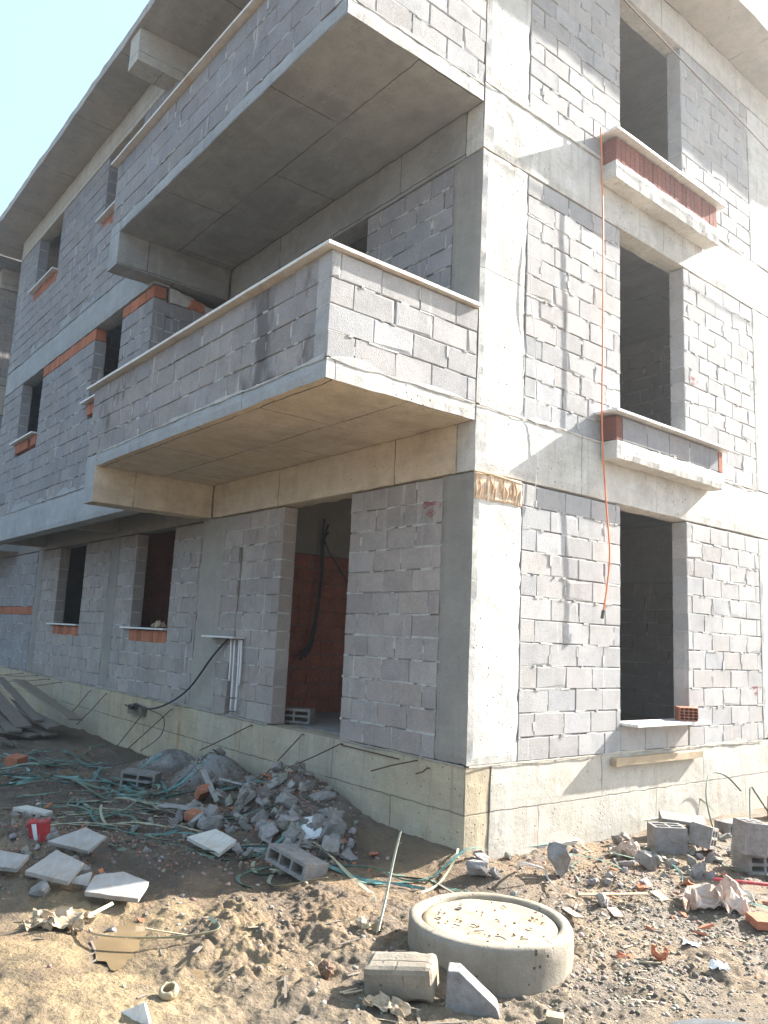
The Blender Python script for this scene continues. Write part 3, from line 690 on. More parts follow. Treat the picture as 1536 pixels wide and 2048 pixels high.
V, F = tube_vf([(-1.75, -.012, -.045), (-.85, -.014, -.055)], .006, 6); wpart('starter_bar', V, F, 'rebar', B)

# printed marks on blocks
def text_mesh(body, size):
    c = bpy.data.curves.new('t', 'FONT'); c.body = body; c.size = size; c.extrude = .0006; c.offset = .0012
    o = bpy.data.objects.new('t', c); COL.objects.link(o); bpy.context.view_layer.update()
    me = bpy.data.meshes.new_from_object(o.evaluated_get(bpy.context.evaluated_depsgraph_get())); bpy.data.objects.remove(o); return me
def mark(parent, plane, s, z, at, sc=1.):
    V, F = [], []
    def add(me, dx, dz, k=1.):
        n = len(V)
        for v in me.vertices: V.append((dx+v.co.x*k, dz+v.co.y, v.co.z))
        for p in me.polygons: F.append([n+i for i in p.vertices])
    add(text_mesh('D', .075), 0, -.012, .9); add(text_mesh('ENGE', .052), .050, .008, .95); add(text_mesh('E', .05), .222, -.022)
    add(text_mesh('TSE', .034), .072, -.077)
    for (a0, b0), (a1, b1) in (((.04,-.066),(.105,-.028)), ((.105,-.028),(.17,-.066)), ((.17,-.066),(.105,-.104)), ((.105,-.104),(.04,-.066))):
        n = len(V); dx, dz = a1-a0, b1-b0; L = math.hypot(dx, dz); nx_, nz_ = -dz/L*.003, dx/L*.003
        for q in ((a0-nx_,b0-nz_),(a1-nx_,b1-nz_),(a1+nx_,b1+nz_),(a0+nx_,b0+nz_)): V.append((*q, 0)); 
        for q in ((a0-nx_,b0-nz_),(a1-nx_,b1-nz_),(a1+nx_,b1+nz_),(a0+nx_,b0+nz_)): V.append((*q, .001))
        F.extend([[n,n+1,n+2,n+3],[n+7,n+6,n+5,n+4],[n,n+4,n+5,n+1],[n+1,n+5,n+6,n+2],[n+2,n+6,n+7,n+3],[n+3,n+7,n+4,n]])
    if plane == 'y': W = [(s+x*sc, at-.0015-d, z+y*sc) for x, y, d in V]
    else: W = [(at+.0015+d, s+x*sc, z+y*sc) for x, y, d in V]
    wpart('printed_mark', W, F, 'ink', parent)
mark(W1, 'y', -.665, 2.28, .004)
for s, z in ((3.62, 4.30), (5.0, .62)): mark(B, 'x', s, z, .0, .8)

# ================================================================== neighbouring block on the left
Nb = empty('neighbouring_building', (-14.6, 0, -.8), 'second bare block building glimpsed past the far left end of the facade', 'building')
block_wall('block_wall', Nb, 'x', -1.08, 6., 3.2, 5.7, -14.6, 1, mat='block'); block_wall('block_wall', Nb, 'x', -1.08, 6., 6.4, 8.7, -14.6, 1, mat='block_warm')
cbox('floor_beam', (-14.9, -14.59, -1.08, 6, 5.71, 6.39), 'conc_cream', Nb); cbox('floor_beam', (-14.9, -14.59, -1.08, 6, 2.6, 3.19), 'conc_cool', Nb); cbox('floor_beam', (-14.9, -14.59, -1.08, 6, 8.71, 9.2), 'conc_cream', Nb)
block_wall('block_wall', Nb, 'y', -24, -14.8, 3.2, 8.7, -1.1, -1); cbox('roof_slab', (-25, -13.95, -1.7, 7, 9.201, 9.37), 'conc_soffit', Nb, seg=.4); cbox('floor_slab', (-24, -14.9, -1.6, 6, 3.2, 3.3), 'conc_soffit', Nb, seg=.6)
cbox('floor_beam', (-24, -14.92, -1.1, -.9, 2.6, 3.19), 'conc_cool', Nb)

# ================================================================== THINGS
def grid_block(nu, nv, L, Hh, D, wall=.03, web=.025, hole_d=None, mat='rubble', ncol=2, nrow=2, tint=None):
    """hollow masonry unit: front L x Hh with ncol x nrow openings through depth D"""
    def edges(n, tot):
        inner = (tot-2*wall-(n-1)*web)/n; e = [0, wall]
        for i in range(n): e.append(e[-1]+inner); e.append(e[-1]+(web if i < n-1 else wall))
        return e
    U, Vv = edges(ncol, L), edges(nrow, Hh); V, F = [], []
    solid = lambda i, j: not (i % 2 == 1 and j % 2 == 1)
    nu, nv = len(U)-1, len(Vv)-1; idx = {}
    def vid(i, j, k):
        if (i,j,k) not in idx: idx[(i,j,k)] = len(V); V.append((U[i]-L/2+random.uniform(-.0015,.0015), k*D-D/2, Vv[j]+random.uniform(-.0015,.0015)))
        return idx[(i,j,k)]
    inb = lambda i, j: 0 <= i < nu and 0 <= j < nv and solid(i, j)
    for i in range(nu):
        for j in range(nv):
            if not solid(i, j): continue
            F.append([vid(i,j,0), vid(i+1,j,0), vid(i+1,j+1,0), vid(i,j+1,0)]); F.append([vid(i,j+1,1), vid(i+1,j+1,1), vid(i+1,j,1), vid(i,j,1)])
            if not inb(i-1, j): F.append([vid(i,j,0), vid(i,j+1,0), vid(i,j+1,1), vid(i,j,1)])
            if not inb(i+1, j): F.append([vid(i+1,j,1), vid(i+1,j+1,1), vid(i+1,j+1,0), vid(i+1,j,0)])
            if not inb(i, j-1): F.append([vid(i,j,1), vid(i+1,j,1), vid(i+1,j,0), vid(i,j,0)])
            if not inb(i, j+1): F.append([vid(i,j+1,0), vid(i+1,j+1,0), vid(i+1,j+1,1), vid(i,j+1,1)])
    return mesh('hollow_block', V, F, mat)
def bevelmod(o, w=.004, s=2):
    m = o.modifiers.new('b', 'BEVEL'); m.width = w; m.segments = s; m.limit_method = 'ANGLE'; m.angle_limit = math.radians(50); return o
def place(name, me, xy, rot, label, cat, group=None, dz=0., z=None, scale=1.):
    """put a loose thing so that its lowest point rests just in the ground"""
    o = link(name, me, None, (0,0,0), rot); o.scale = (scale,)*3 if not isinstance(scale, tuple) else scale
    R = Euler(rot).to_matrix() @ Matrix.Diagonal(Vector(o.scale)); zs = [ (R @ v.co).z for v in me.vertices ]
    base = z if z is not None else gz(*xy)
    o.location = (xy[0], xy[1], base - min(zs) + dz); return tag(o, label, cat, group)
def hull(n=14, s=(.1,.08,.06), rough=.25, mat='rubble', sub=1):
    bm = bmesh.new()
    for _ in range(n):
        v = Vector((random.gauss(0,1), random.gauss(0,1), random.gauss(0,1))).normalized()*random.uniform(1-rough, 1)
        bm.verts.new((v.x*s[0]/1, v.y*s[1], v.z*s[2]))
    r = bmesh.ops.convex_hull(bm, input=bm.verts); bmesh.ops.delete(bm, geom=[g for g in r['geom_interior'] if isinstance(g, bmesh.types.BMVert)], context='VERTS')
    loose = [v for v in bm.verts if not v.link_faces]; bmesh.ops.delete(bm, geom=loose, context='VERTS')
    if sub:
        bmesh.ops.triangulate(bm, faces=bm.faces); bmesh.ops.subdivide_edges(bm, edges=bm.edges, cuts=sub, use_grid_fill=True)
        m = max(s)
        for v in bm.verts: v.co += Vector((random.gauss(0,1), random.gauss(0,1), random.gauss(0,1)))*m*.055
    bmesh.ops.recalc_face_normals(bm, faces=bm.faces)
    me = bpy.data.meshes.new('chunk'); bm.to_mesh(me); bm.free(); me.materials.append(MAT[mat]); return me
def prism(poly, th, mat, jit=.002):
    V, F = [], []; n = len(poly)
    P = []
    for i in range(n):    # add points along the edges so broken sides are uneven
        a, b_ = Vector(poly[i]), Vector(poly[(i+1)%n]); k = max(1, int((b_-a).length/.05))
        for q in range(k): P.append(a+(b_-a)*q/k+Vector((random.uniform(-jit,jit), random.uniform(-jit,jit))))
    n = len(P); c = sum(P, Vector((0,0)))/n
    for p in P: V.append((p.x, p.y, 0))
    for p in P: V.append((p.x+random.uniform(-jit,jit), p.y+random.uniform(-jit,jit), th))
    F.append(list(range(n))[::-1]); F.append([n+i for i in range(n)])
    for i in range(n): F.append([i, (i+1)%n, n+(i+1)%n, n+i])
    return mesh('slab', V, F, mat)
def crumple(nx_, ny_, w, l, h, mat, seed=0., fold=3.0):
    V, F = [], []
    for i in range(nx_):
        for j in range(ny_):
            x, y = (i/(nx_-1)-.5), (j/(ny_-1)-.5)
            def rn(k): return float(abs(fbm(np.array([x*fold+k*5.1+seed]), np.array([y*fold-k*3.3]), .9, 3, gain=.35)[0]))
            V.append((x*w+(rn(1)-.4)*w*.22, y*l+(rn(2)-.4)*l*.22, (rn(0)*.6+.25*math.cos(x*2.6)*math.cos(y*2.6))*h+.004))
    for i in range(nx_-1):
        for j in range(ny_-1): a = i*ny_+j; F.append([a, a+ny_, a+ny_+1, a+1])
    me = mesh('sheet', V, F, mat); return me
def solidify(o, t=.0015):
    m = o.modifiers.new('s', 'SOLIDIFY'); m.thickness = t; m.offset = 0; return o

# manhole ring and lid
MC = (1.42, -1.20); RT = -.58
mh = empty('manhole', (MC[0], MC[1], -.82), 'round concrete manhole ring with a sandy lid in the mud', 'manhole')
def lathe(prof, seg=96, wob=.004, cx=0, cy=0, cap=False):
    V, F = [], []
    for i, (r, z) in enumerate(prof):
        for k in range(seg):
            a = 2*math.pi*k/seg; q = float(vnoise(np.array([math.cos(a)*3+i*.35]), np.array([math.sin(a)*3+z*9]))[0])*wob
            V.append((cx+(r+q)*math.cos(a), cy+(r+q)*math.sin(a), z+q*.8))
    for i in range(len(prof)-1):
        for k in range(seg): F.append([i*seg+k, i*seg+(k+1)%seg, (i+1)*seg+(k+1)%seg, (i+1)*seg+k])
    if cap: F.append([(len(prof)-1)*seg+k for k in range(seg)])
    return V, F
V, F = lathe([(.485,-.95), (.486,-.85), (.484,-.75), (.487,-.68), (.486,-.62), (.484,-.596), (.477,-.583), (.463,-.578), (.440,-.577), (.420,-.580), (.411,-.592), (.408,-.66), (.408,-.8)], wob=.004, cx=MC[0], cy=MC[1])
wpart('ring', V, F, 'ringconc', mh, smooth=True)
prof = [(.404, -.66), (.403, -.612), (.398, -.602)] + [(r, -.600+.004*math.sin(r*20)) for r in (.37,.33,.28,.22,.16,.10,.04)]
V, F = lathe(prof, wob=.005, cx=MC[0], cy=MC[1], cap=True); wpart('lid', V, F, 'lidconc', mh, smooth=True)
for (dx, dy) in ((-.20,-.235), (.22,.10), (-.26,.0)):      # lifting holes: short dark sunk cups
    V, F = lathe([(.020,-.597), (.017,-.5985), (.014,-.603), (.002,-.606)], seg=16, wob=0, cx=MC[0]+dx, cy=MC[1]+dy, cap=True)
    wpart('lifting_hole', V, F, 'mortar_red', mh)

gl = lambda n: None
# blocks at the ring
place('broken_block', mesh('bb', *cbox_vf(-.18,.18,-.095,.095,0,.175,seg=.03,amp=.007,edge=.018), 'ringconc'), (1.56,-1.99), (.16,-.10,.62), 'pale broken block leaning at the left foot of the manhole ring', 'block', dz=-.03)
def tri_block():
    V = [(-.13,-.05,0),(.14,-.05,0),(.02,-.05,.02),(-.10,-.05,.19),(-.13,.06,0),(.14,.06,0),(.04,.06,.02),(-.08,.06,.19)]
    V = [(-.13,-.06,0),(.15,-.06,0),(.13,-.06,.05),(-.06,-.06,.20),(-.12,-.06,.20),(-.13,.06,0),(.15,.06,0),(.13,.06,.05),(-.06,.06,.20),(-.12,.06,.20)]
    return mesh('tri', V, [[0,1,2,3,4],[9,8,7,6,5],[0,5,6,1],[1,6,7,2],[2,7,8,3],[3,8,9,4],[4,9,5,0]], 'rubble')
bevelmod(place('broken_block', tri_block(), (1.83,-1.77), (.0,.0,.75), 'triangular block fragment in front of the manhole ring', 'block', dz=-.02), .006)
place('foam_chunk', hull(12, (.07,.05,.05), mat='lidconc'), (.79,-1.67), (0,0,.3), 'smaller pale lump left of the manhole ring', 'rubble', dz=-.02)
place('foam_chunk', hull(10, (.05,.04,.06), mat='lidconc'), (.86,-1.60), (0,0,1.2), 'upright yellowish lump closest to the left side of the manhole ring', 'rubble', dz=-.01)
# wooden stake
me = prism([(-.017,-.012),(.017,-.012),(.017,.012),(-.017,.012)], .70, 'wood_pale'); 
V, F = ribbon_vf(spline([(.98,-1.70,-.70),(.80,-1.50,-.60),(.66,-1.32,-.40),(.60,-1.22,-.26)], 6), w=.028, th=.004, tilt=[.9]*19)
free_mesh('strap', V, F, 'strap_tan', 'pale upright strap leaning left of the manhole ring', 'strap')

# right hand side blocks
hb = lambda lab, xy, rot, dz=0., z=None, nc=2, nr=2, L=.39, H=.19, D=.19, mat='rubble', sc=1.: bevelmod(place('hollow_block', grid_block(0,0,L,H,D,ncol=nc,nrow=nr), xy, rot, lab, 'block', 'loose hollow blocks', dz=dz, z=z), .003, 1)
hb('dark hollow block standing on end, left one of the pair by the right foundation', (.52,2.12), (math.pi/2,0,.9), L=.30,H=.22,D=.24)
hb('hollow block lying with its holes facing out just behind the standing dark block', (.42,2.62), (.08,.05,.65), nc=3, nr=1, L=.42, H=.15, D=.3, dz=.05)
hb('hollow block with cement lumps below the lying one, tangled in white wire', (.82,2.28), (.15,.2,1.9), L=.30)
hb('large flat hollow block at the right edge carrying a standing block', (1.42,2.22), (0,.0,.95), nc=3, nr=2, L=.42, H=.17, D=.30)
hb('pale hollow block standing on top of the flat one at the right edge', (1.34,2.04), (math.pi/2,.10,1.05), L=.22, H=.19, D=.26, z=gz(1.42,2.2)+.165)
hb('long hollow block lying against the right foundation behind the standing pale block', (.52,3.55), (0,.0,1.35), nc=4, nr=1, L=.5, H=.12)
hb('square block partly hidden at the right edge behind the pale standing block', (1.12,3.1), (0,.06,1.2), L=.3, H=.22)
# left hand side
hb('single hollow block lying in front of the grey gravel heap', (-4.25,-1.02), (.05,.05,.75), dz=-.02, L=.42, H=.19)
hb('muddy hollow block lying flat in the puddle edge under green straps', (-.62,-1.25), (-.15,.14,.15), nc=3, nr=1, L=.46, H=.13, D=.25, dz=-.02)
bevelmod(place('hollow_block', grid_block(0,0,.40,.17,.19,ncol=2,nrow=2), (-3.22,.40), (0,0,.62), 'hollow block lying on the floor inside the doorway', 'block', z=.0), .003, 1)
bevelmod(place('hollow_brick', grid_block(0,0,.20,.14,.20,ncol=4,nrow=4,wall=.01,web=.008,mat='shard'), (.08,3.32), (0,0,.78), 'orange hollow brick standing on the white sill of the right opening', 'brick', z=.299), .001, 1)
for lab, xy, r, s in (('large grey rubble lump left of the blocks on the right', (.86,1.34), .4, (.13,.11,.10)), ('wedge shaped grey block fragment right of the building corner', (.66,.42), .2, (.12,.10,.17)),
                      ('ribbed block fragment right at the foot of the building corner', (.36,-.2), .9, (.13,.08,.09)), ('small brown lump beside the ribbed fragment at the corner', (.47,-.12), .1, (.06,.05,.05)),
                      ('pointed grey fragment in front of the flat block on the right', (1.22,1.52), 1.2, (.08,.05,.11)), ('rounded grey lump in the mud between the straps left of the corner', (-.72,-.86), .3, (.12,.09,.12)),
                      ('tilted square block piece on the rubble heap beside the white lid', (-1.0,-.62), .8, (.14,.05,.15)), ('squat grey block piece above the white lid on the rubble heap', (-1.75,-.62), .5, (.13,.10,.11)),
                      ('long grey fragment lying high on the rubble heap', (-1.62,-.30), .9, (.17,.06,.05)), ('flat block fragment right of the long grey one on the rubble heap', (-1.36,-.38), .3, (.14,.09,.05)),
                      ('round grey stone lump under the red bucket', (-1.78,-2.75), .3, (.07,.06,.055)), ('mossy block fragment behind the broken slab left of the rubble heap', (-1.95,-1.30), .6, (.16,.09,.10)),
                      ('brown lump under the white slabs at the left', (-.88,-3.10), .2, (.08,.08,.07)), ('squat brown fragment under the top white slab at the left', (-1.12,-2.78), .9, (.12,.06,.05))):
    place('concrete_chunk', hull(16, s, .2), xy, (random.uniform(-.2,.2), random.uniform(-.2,.2), r), lab, 'rubble', dz=-.02)
# marble and board pieces on the left
def slab_piece(poly, th, xy, rot, lab, mat='slab', dz=0., lean=None):
    poly = [(a*.88, b_*.98) for a, b_ in poly]; 
    if lean is not None:
        a = Vector((4.9-xy[0], -4.96-xy[1], 0)).normalized(); ax = Vector((0,0,1)).cross(a); rot = (Matrix.Rotation(lean, 3, ax) @ Euler((0, 0, rot[2])).to_matrix()).to_euler()
    bevelmod(place('marble_slab', prism(poly, th, mat), xy, tuple(rot), lab, 'slab', 'broken marble slabs', dz=dz), .002, 1)
slab_piece([(-.21,-.12),(.16,-.10),(.20,.10),(-.02,.14)], .03, (-1.50,-2.66), (0,0,.75), 'topmost white slab of the group at the left, propped on a fragment', dz=.06, lean=.42)
slab_piece([(-.16,-.15),(.20,-.13),(.17,.10),(-.12,.16)], .032, (-.98,-2.98), (0,0,.70), 'large white slab leaning in the middle of the left group', dz=.05, lean=.30)
slab_piece([(-.14,-.09),(.12,-.10),(.14,.08),(-.10,.11)], .032, (-1.36,-3.20), (0,0,1.0), 'short thick white slab at the left end of the group', dz=.04, lean=.28)
slab_piece([(-.20,-.10),(.20,-.13),(.24,.05),(.02,.14),(-.18,.08)], .034, (-.60,-2.70), (0,0,1.0), 'grey white slab lying in front at the right end of the left group', dz=.03, lean=.36)
slab_piece([(-.10,-.05),(.12,-.04),(.10,.06)], .02, (-.86,-2.88), (.9,.2,1.0), 'thin narrow slab standing on edge between the two large slabs at the left', dz=.03)
slab_piece([(-.20,-.12),(.24,-.14),(.20,.12),(-.10,.15)], .035, (-1.50,-1.52), (-.10,.16,.35), 'dirty white slab lying flat left of the rubble heap', 'marble_warm', dz=.02, lean=.25)
slab_piece([(-.22,-.06),(.2,-.05),(.2,.05),(-.16,.07)], .03, (-3.25,-2.48), (.05,.05,.6), 'long flat pale slab behind the red bucket', 'marble_warm', dz=.01)
slab_piece([(-.16,-.08),(.18,-.10),(.22,.08),(-.10,.09)], .02, (-2.72,-.66), (-.25,.1,.5), 'white slab lying high on the rubble heap near the wall', dz=.04)
slab_piece([(-.35,-.03),(.35,-.02),(.33,.03),(-.35,.03)], .02, (-2.75,-.92), (.1,.35,-.2), 'narrow white strip lying up the slope of the rubble heap', dz=.05)
slab_piece([(-.3,-.05),(.3,-.05),(.32,.05),(-.28,.06)], .015, (-2.62,-1.30), (.1,-.06,.35), 'ragged white strip lying at the foot of the rubble heap', dz=.04)
slab_piece([(-.13,-.04),(.14,-.05),(.05,.05)], .02, (1.0,-3.20), (1.25,.0,.5), 'pointed pale fragment standing up at the bottom edge', 'marble_warm', dz=-.03)
# white lid
_a = Vector((4.9+1.28, -4.96+.72, 0)).normalized()
_lr = tuple((Matrix.Rotation(.80, 3, Vector((0,0,1)).cross(_a)) @ Matrix.Rotation(math.atan2(_a.y, _a.x)+math.pi/2+.25, 3, 'Z')).to_euler())
lidm = empty('container_lid', (-1.28, -.72, gz(-1.28,-.72)+.01), 'white plastic container lid lying on the rubble heap', 'lid', rot=_lr)
o = link('panel', prism([(-.15,-.09),(-.13,-.11),(.13,-.11),(.15,-.09),(.15,.09),(.13,.11),(-.13,.11),(-.15,.09)], .012, 'white_plastic', .0005), lidm, (0,0,.06)); bevelmod(o, .003)
V, F = tube_vf([(-.135,-.098,.075),(.135,-.098,.075),(.135,.098,.075),(-.135,.098,.075),(-.135,-.098,.075)], .006, 6); link('rim', mesh('rim', V, F, 'white_plastic'), lidm)
# bucket
bk = empty('bucket', (-1.98, -2.79, gz(-1.98,-2.79)-.01), 'crushed red paint bucket with a white label strip lying at the left', 'bucket', rot=(.12, -.15, .75)); bk.scale = (.85, .85, .9)
def bucket_vf():
    V, F = lathe([(.060,0), (.066,.05), (.074,.11), (.082,.165), (.085,.170), (.079,.166), (.070,.10), (.058,.008)], seg=40, wob=0)
    V = [(x*(1.45-.5*z), y*(1.2-.9*z)+.004*math.sin(x*50)*z*6, z+(.010*math.sin(3*math.atan2(y,x))*z*6)) for x, y, z in V]; return V, F
V, F = bucket_vf(); link('shell', mesh('shell', V, F, 'red_plastic', smooth=True), bk)
V2, F2 = [], []
for i in range(7):
    z = .012+.148*i/6
    for a in (-1.75, -1.65, -1.55, -1.45, -1.35):
        r = .060+.022*z/.165+.0016; x, y = r*math.cos(a), r*math.sin(a); V2.append((x*(1.45-.5*z), y*(1.2-.9*z)+.004*math.sin(x*50)*z*6-.0012, z+(.010*math.sin(3*math.atan2(y,x))*z*6)))
for i in range(6):
    for j in range(4): F2.append([i*5+j, i*5+j+1, (i+1)*5+j+1, (i+1)*5+j])
link('label_strip', mesh('label', V2, F2, 'white_plastic'), bk)
# small hero pieces
place('stone', hull(40, (.045,.040,.060), .05, 'stone', 1), (1.20,-2.23), (.3,.2,0), 'egg shaped brown stone sitting on the mud', 'stone', dz=-.008)
def cup():
    V, F = lathe([(.018,0), (.040,.012), (.052,.035), (.048,.055), (.036,.062), (.030,.058), (.040,.040), (.034,.012)], seg=28, wob=.004); return mesh('cup', V, F, 'lidconc', smooth=True)
place('crushed_cup', cup(), (.86,-2.96), (.3,.2,0), 'cream coloured crushed cup lying in the wet silt', 'cup', dz=-.006)
def shell():
    V, F = lathe([(.05,.0), (.052,.02), (.045,.05), (.03,.06), (.028,.055), (.042,.045), (.047,.02)], seg=24, wob=.008)
    V = [(x, y, z) for x, y, z in V]; F = [f for f in F if all(V[i][1] < .022 for i in f)]; return mesh('shell', V, F, 'shard')
solidify(place('roof_tile_piece', shell(), (2.01,-.33), (1.1,.1,.5), 'bright orange curved clay piece on the gravel at the right', 'shard', dz=.0), .006)
solidify(place('plastic_scrap', crumple(14,10,.11,.06,.05,'white_plastic',3.), (2.30,-.18), (0,0,.9), 'crumpled clear plastic scrap right of the orange clay piece', 'scrap'), .001)
solidify(place('plastic_scrap', crumple(12,12,.10,.06,.04,'white_plastic',6.), (2.02,-.0), (0,0,.5), 'small white plastic scrap above the orange clay piece', 'scrap'), .001)
solidify(place('crumpled_bag', crumple(34,26,.46,.32,.24,'bag',1.,4.), (1.72,.82), (0,.0,.75), 'crumpled brown and white paper bag lying in the gravel at the right', 'bag', dz=-.01), .002)
solidify(place('crumpled_paper', crumple(30,22,.34,.20,.13,'paper',9.,4.5), (-.36,-3.14), (0,0,.9), 'crumpled brown paper lying in the sun at the left edge', 'paper', dz=-.01), .002)
solidify(place('crumpled_paper', crumple(24,16,.22,.10,.07,'paper',14.,4.), (1.66,-2.18), (0,0,.4), 'dry crumpled leaf like paper left of the leaning pale block', 'paper'), .002)
solidify(place('crumpled_bag', crumple(20,14,.22,.14,.13,'paper',21.,4.), (-6.40,-.02), (0,0,.2), 'small crumpled bag left on the marble sill of the ground floor window', 'bag', z=1.03), .002)
solidify(place('crumpled_bag', crumple(20,16,.26,.2,.18,'bag',31.,4.), (.50,1.55), (0,0,.4), 'brown and orange wrapper lying by the right foundation', 'wrapper'), .002)
place('red_brick', mesh('rb', *cbox_vf(-.10,.10,-.10,.10,0,.12,seg=.05,amp=.003,edge=.004), 'shard'), (-6.15,-1.88), (.1,.1,.6), 'dark red brick lying in teal straps at the left edge', 'brick')
place('red_brick', mesh('rb', *cbox_vf(-.12,.12,-.06,.06,0,.09,seg=.05,amp=.003,edge=.004), 'shard'), (-2.80,-.95), (.3,-.5,-.3), 'orange brick leaning against the white strip on the rubble heap', 'brick', dz=.01)
place('red_brick', mesh('rb', *cbox_vf(-.09,.09,-.06,.06,0,.08,seg=.05,amp=.003,edge=.004), 'shard'), (-2.30,-1.28), (.2,.1,.4), 'small red brick under crossed green straps', 'brick', dz=.01)
place('red_brick', mesh('rb', *cbox_vf(-.13,.13,-.09,.09,0,.06,seg=.05,amp=.003,edge=.004), 'shard'), (2.12,.84), (.05,.05,.9), 'flat red brick half out of the right edge', 'brick')
place('red_brick', mesh('rb', *cbox_vf(-.16,.16,-.1,.1,0,.25,seg=.05,amp=.003,edge=.004), 'shard'), (.45,4.75), (.05,.05,.2), 'red brick standing at the right foundation by the right edge', 'brick')
place('pale_block', mesh('rb', *cbox_vf(-.045,.045,-.03,.03,0,.04,seg=.03,amp=.002,edge=.003), 'lidconc'), (2.17,-1.52), (.1,0,.6), 'small pale block half cut by the bottom edge', 'block')
place('moss_tuft', hull(20,(.1,.05,.03),.3,'strap_green'), (-1.0,-.25), (0,0,.3), 'small green tuft growing on the bank by the foundation', 'plant', dz=-.01) if False else None
# dark rounded rubber edge at the bottom right corner
V, F = [], []
ring_pts = [(2.62+.62*math.sin(a)*.8+.0, -.62+.78*math.cos(a), -.70) for a in np.linspace(0, 2*math.pi, 60, endpoint=False)]
tb, tf = tube_vf([Vector(p) for p in ring_pts]+[Vector(ring_pts[0])], .085, 16, False)
# (placed below so that only its rim enters the frame)

# planks at the left
for i, (x, y, z, L, w, rz, ry, lab, mt) in enumerate([
    (-9.45,-.62,-.24,3.1,.24,.02,.125,'pale wide board lying on top of the timber pile','wood_board'),
    (-10.4,-.80,-.30,3.3,.14,-.05,.14,'narrow weathered plank second from the top of the timber pile','wood'),
    (-10.5,-.95,-.33,3.3,.08,-.08,.145,'thin batten beside the second plank of the timber pile','wood_pale'),
    (-10.2,-1.10,-.37,3.2,.24,-.02,.15,'broad grey plank at the front of the timber pile','wood'),
    (-10.4,-1.32,-.44,2.9,.20,.05,.14,'low grey plank at the front left of the timber pile','wood'),
    (-9.7,-.85,-.47,2.6,.24,.10,.10,'dark plank under the broad grey one in the timber pile','wood'),
    (-9.6,-1.20,-.58,2.4,.22,-.10,.06,'second lowest plank of the timber pile','wood'),
    (-9.6,-.95,-.68,2.4,.22,.15,.03,'bottom plank of the timber pile lying in the dirt','wood'),
    (-9.2,-1.45,-.68,1.8,.20,.5,.05,'plank lying askew in front of the timber pile','wood'),
    (-8.0,-1.95,-.52,1.1,.20,1.3,.45,'short plank leaning at the left edge in front of the timber pile','wood')]):
    V, F = cbox_vf(-L/2, L/2, -w/2, w/2, -.018, .018, seg=.18, amp=.004, edge=.004, seed=i*3.)
    o = link('plank', mesh('plank', V, F, mt), None, (x, y, z), (random.uniform(-.15,.15), ry, rz)); tag(o, lab, 'plank', 'timber pile')

# straps
def walk(x, y, a, L, curl, lift=.04, step=.045, seed=0., loops=0.):
    pts = []; n = int(L/step); c = random.uniform(-1,1)*curl
    ph = random.uniform(0, 9)
    for i in range(n):
        c += random.gauss(0, .35)*curl; c *= .92; a += random.choice((-1,1))*random.uniform(.4,1.3) if random.random() < .035 else 0; a += (c+loops)*step; x += math.cos(a)*step; y += math.sin(a)*step
        if y > -.03 and x < 0: a = -abs(a) if math.cos(a) > 0 else -(math.pi-abs(a)); y = -.04
        h = lift*max(0, math.sin(i*step*2.1+ph))**2 + .004
        pts.append((x, y, h))
    xs = np.array([p[0] for p in pts]); ys = np.array([p[1] for p in pts]); zz = gz_arr(xs, ys)
    k = np.ones(5)/5; zz = np.convolve(np.pad(zz, 2, 'edge'), k, 'valid')
    P = [Vector((p[0], p[1], z+p[2])) for p, z in zip(pts, zz)]
    tl = np.cumsum(np.array([random.gauss(0, .14) for _ in P])); tl -= tl.mean()
    return P, list(tl)
def strap(P, tl, mat, lab, group, w=.016):
    V, F = ribbon_vf(P, w, .0016, tl); free_mesh('strap', V, F, mat, lab, 'strap', group)
for i in range(46):
    P, tl = walk(random.uniform(-7.4,-3.3), random.uniform(-2.3,-1.0), random.uniform(-.3,.9)+(math.pi if i%2 else 0), random.uniform(.9,2.3), 1.6, .07)
    strap(P, tl, 'strap_teal' if random.random() < .7 else 'strap_green', 'teal packing strap tangled on the dark soil at the far left', 'teal straps at the far left', .034)
for i in range(26):
    P, tl = walk(random.uniform(-3.8,-2.0), random.uniform(-1.9,-1.3), random.uniform(.2,1.0)+(math.pi if i%2 else 0), random.uniform(.6,1.6), 1.4, .06)
    strap(P, tl, random.choice(['strap_tan','strap_green','strap_tan']), 'faded strap lying across the soil left of the rubble heap', 'faded straps left of the rubble', .026)
for i, (x, y, a, L, lp) in enumerate([(-2.3,-1.45,.2,1.5,0),(-1.5,-1.35,.55,1.9,0),(-1.2,-1.25,.8,1.6,.8),(-.9,-1.5,.5,1.5,2.2),(-.2,-1.0,.9,1.3,-.5),(-.75,-1.45,.6,2.0,2.6),(-.4,-1.3,.9,1.4,3.4),(-1.9,-1.75,.5,1.2,0),(-1.0,-1.0,.6,1.5,-.9),(-.2,-.75,.75,1.2,0),(-1.35,-1.7,.75,1.1,1.5)]):
    P, tl = walk(x, y, a, L, .9, .09, loops=lp)
    strap(P, tl, ['strap_green','strap_teal','strap_tan'][i%3], 'green strap looping over the broken blocks left of the corner', 'straps over the broken blocks', .032)
for i in range(20):
    P, tl = walk(random.uniform(.25,1.5), random.uniform(.6,3.4), random.uniform(0,6.3), random.uniform(.5,1.3), 2., .06)
    strap(P, tl, random.choice(['strap_green','strap_teal','strap_tan']), 'strap scattered among the rubble right of the corner', 'straps right of the corner', .018)
def arc_strap(cp, mat, lab, w=.018, tilt=.8):
    P = spline(cp, 9); V, F = ribbon_vf(P, w, .002, [tilt]*len(P)); free_mesh('strap', V, F, mat, lab, 'strap')
arc_strap([(.5,3.1,-.78),(.25,3.4,-.5),(.1,3.75,-.30),(.1,4.1,-.34),(.15,4.35,-.52)], 'strap_green', 'green strap arching up in front of the right foundation')
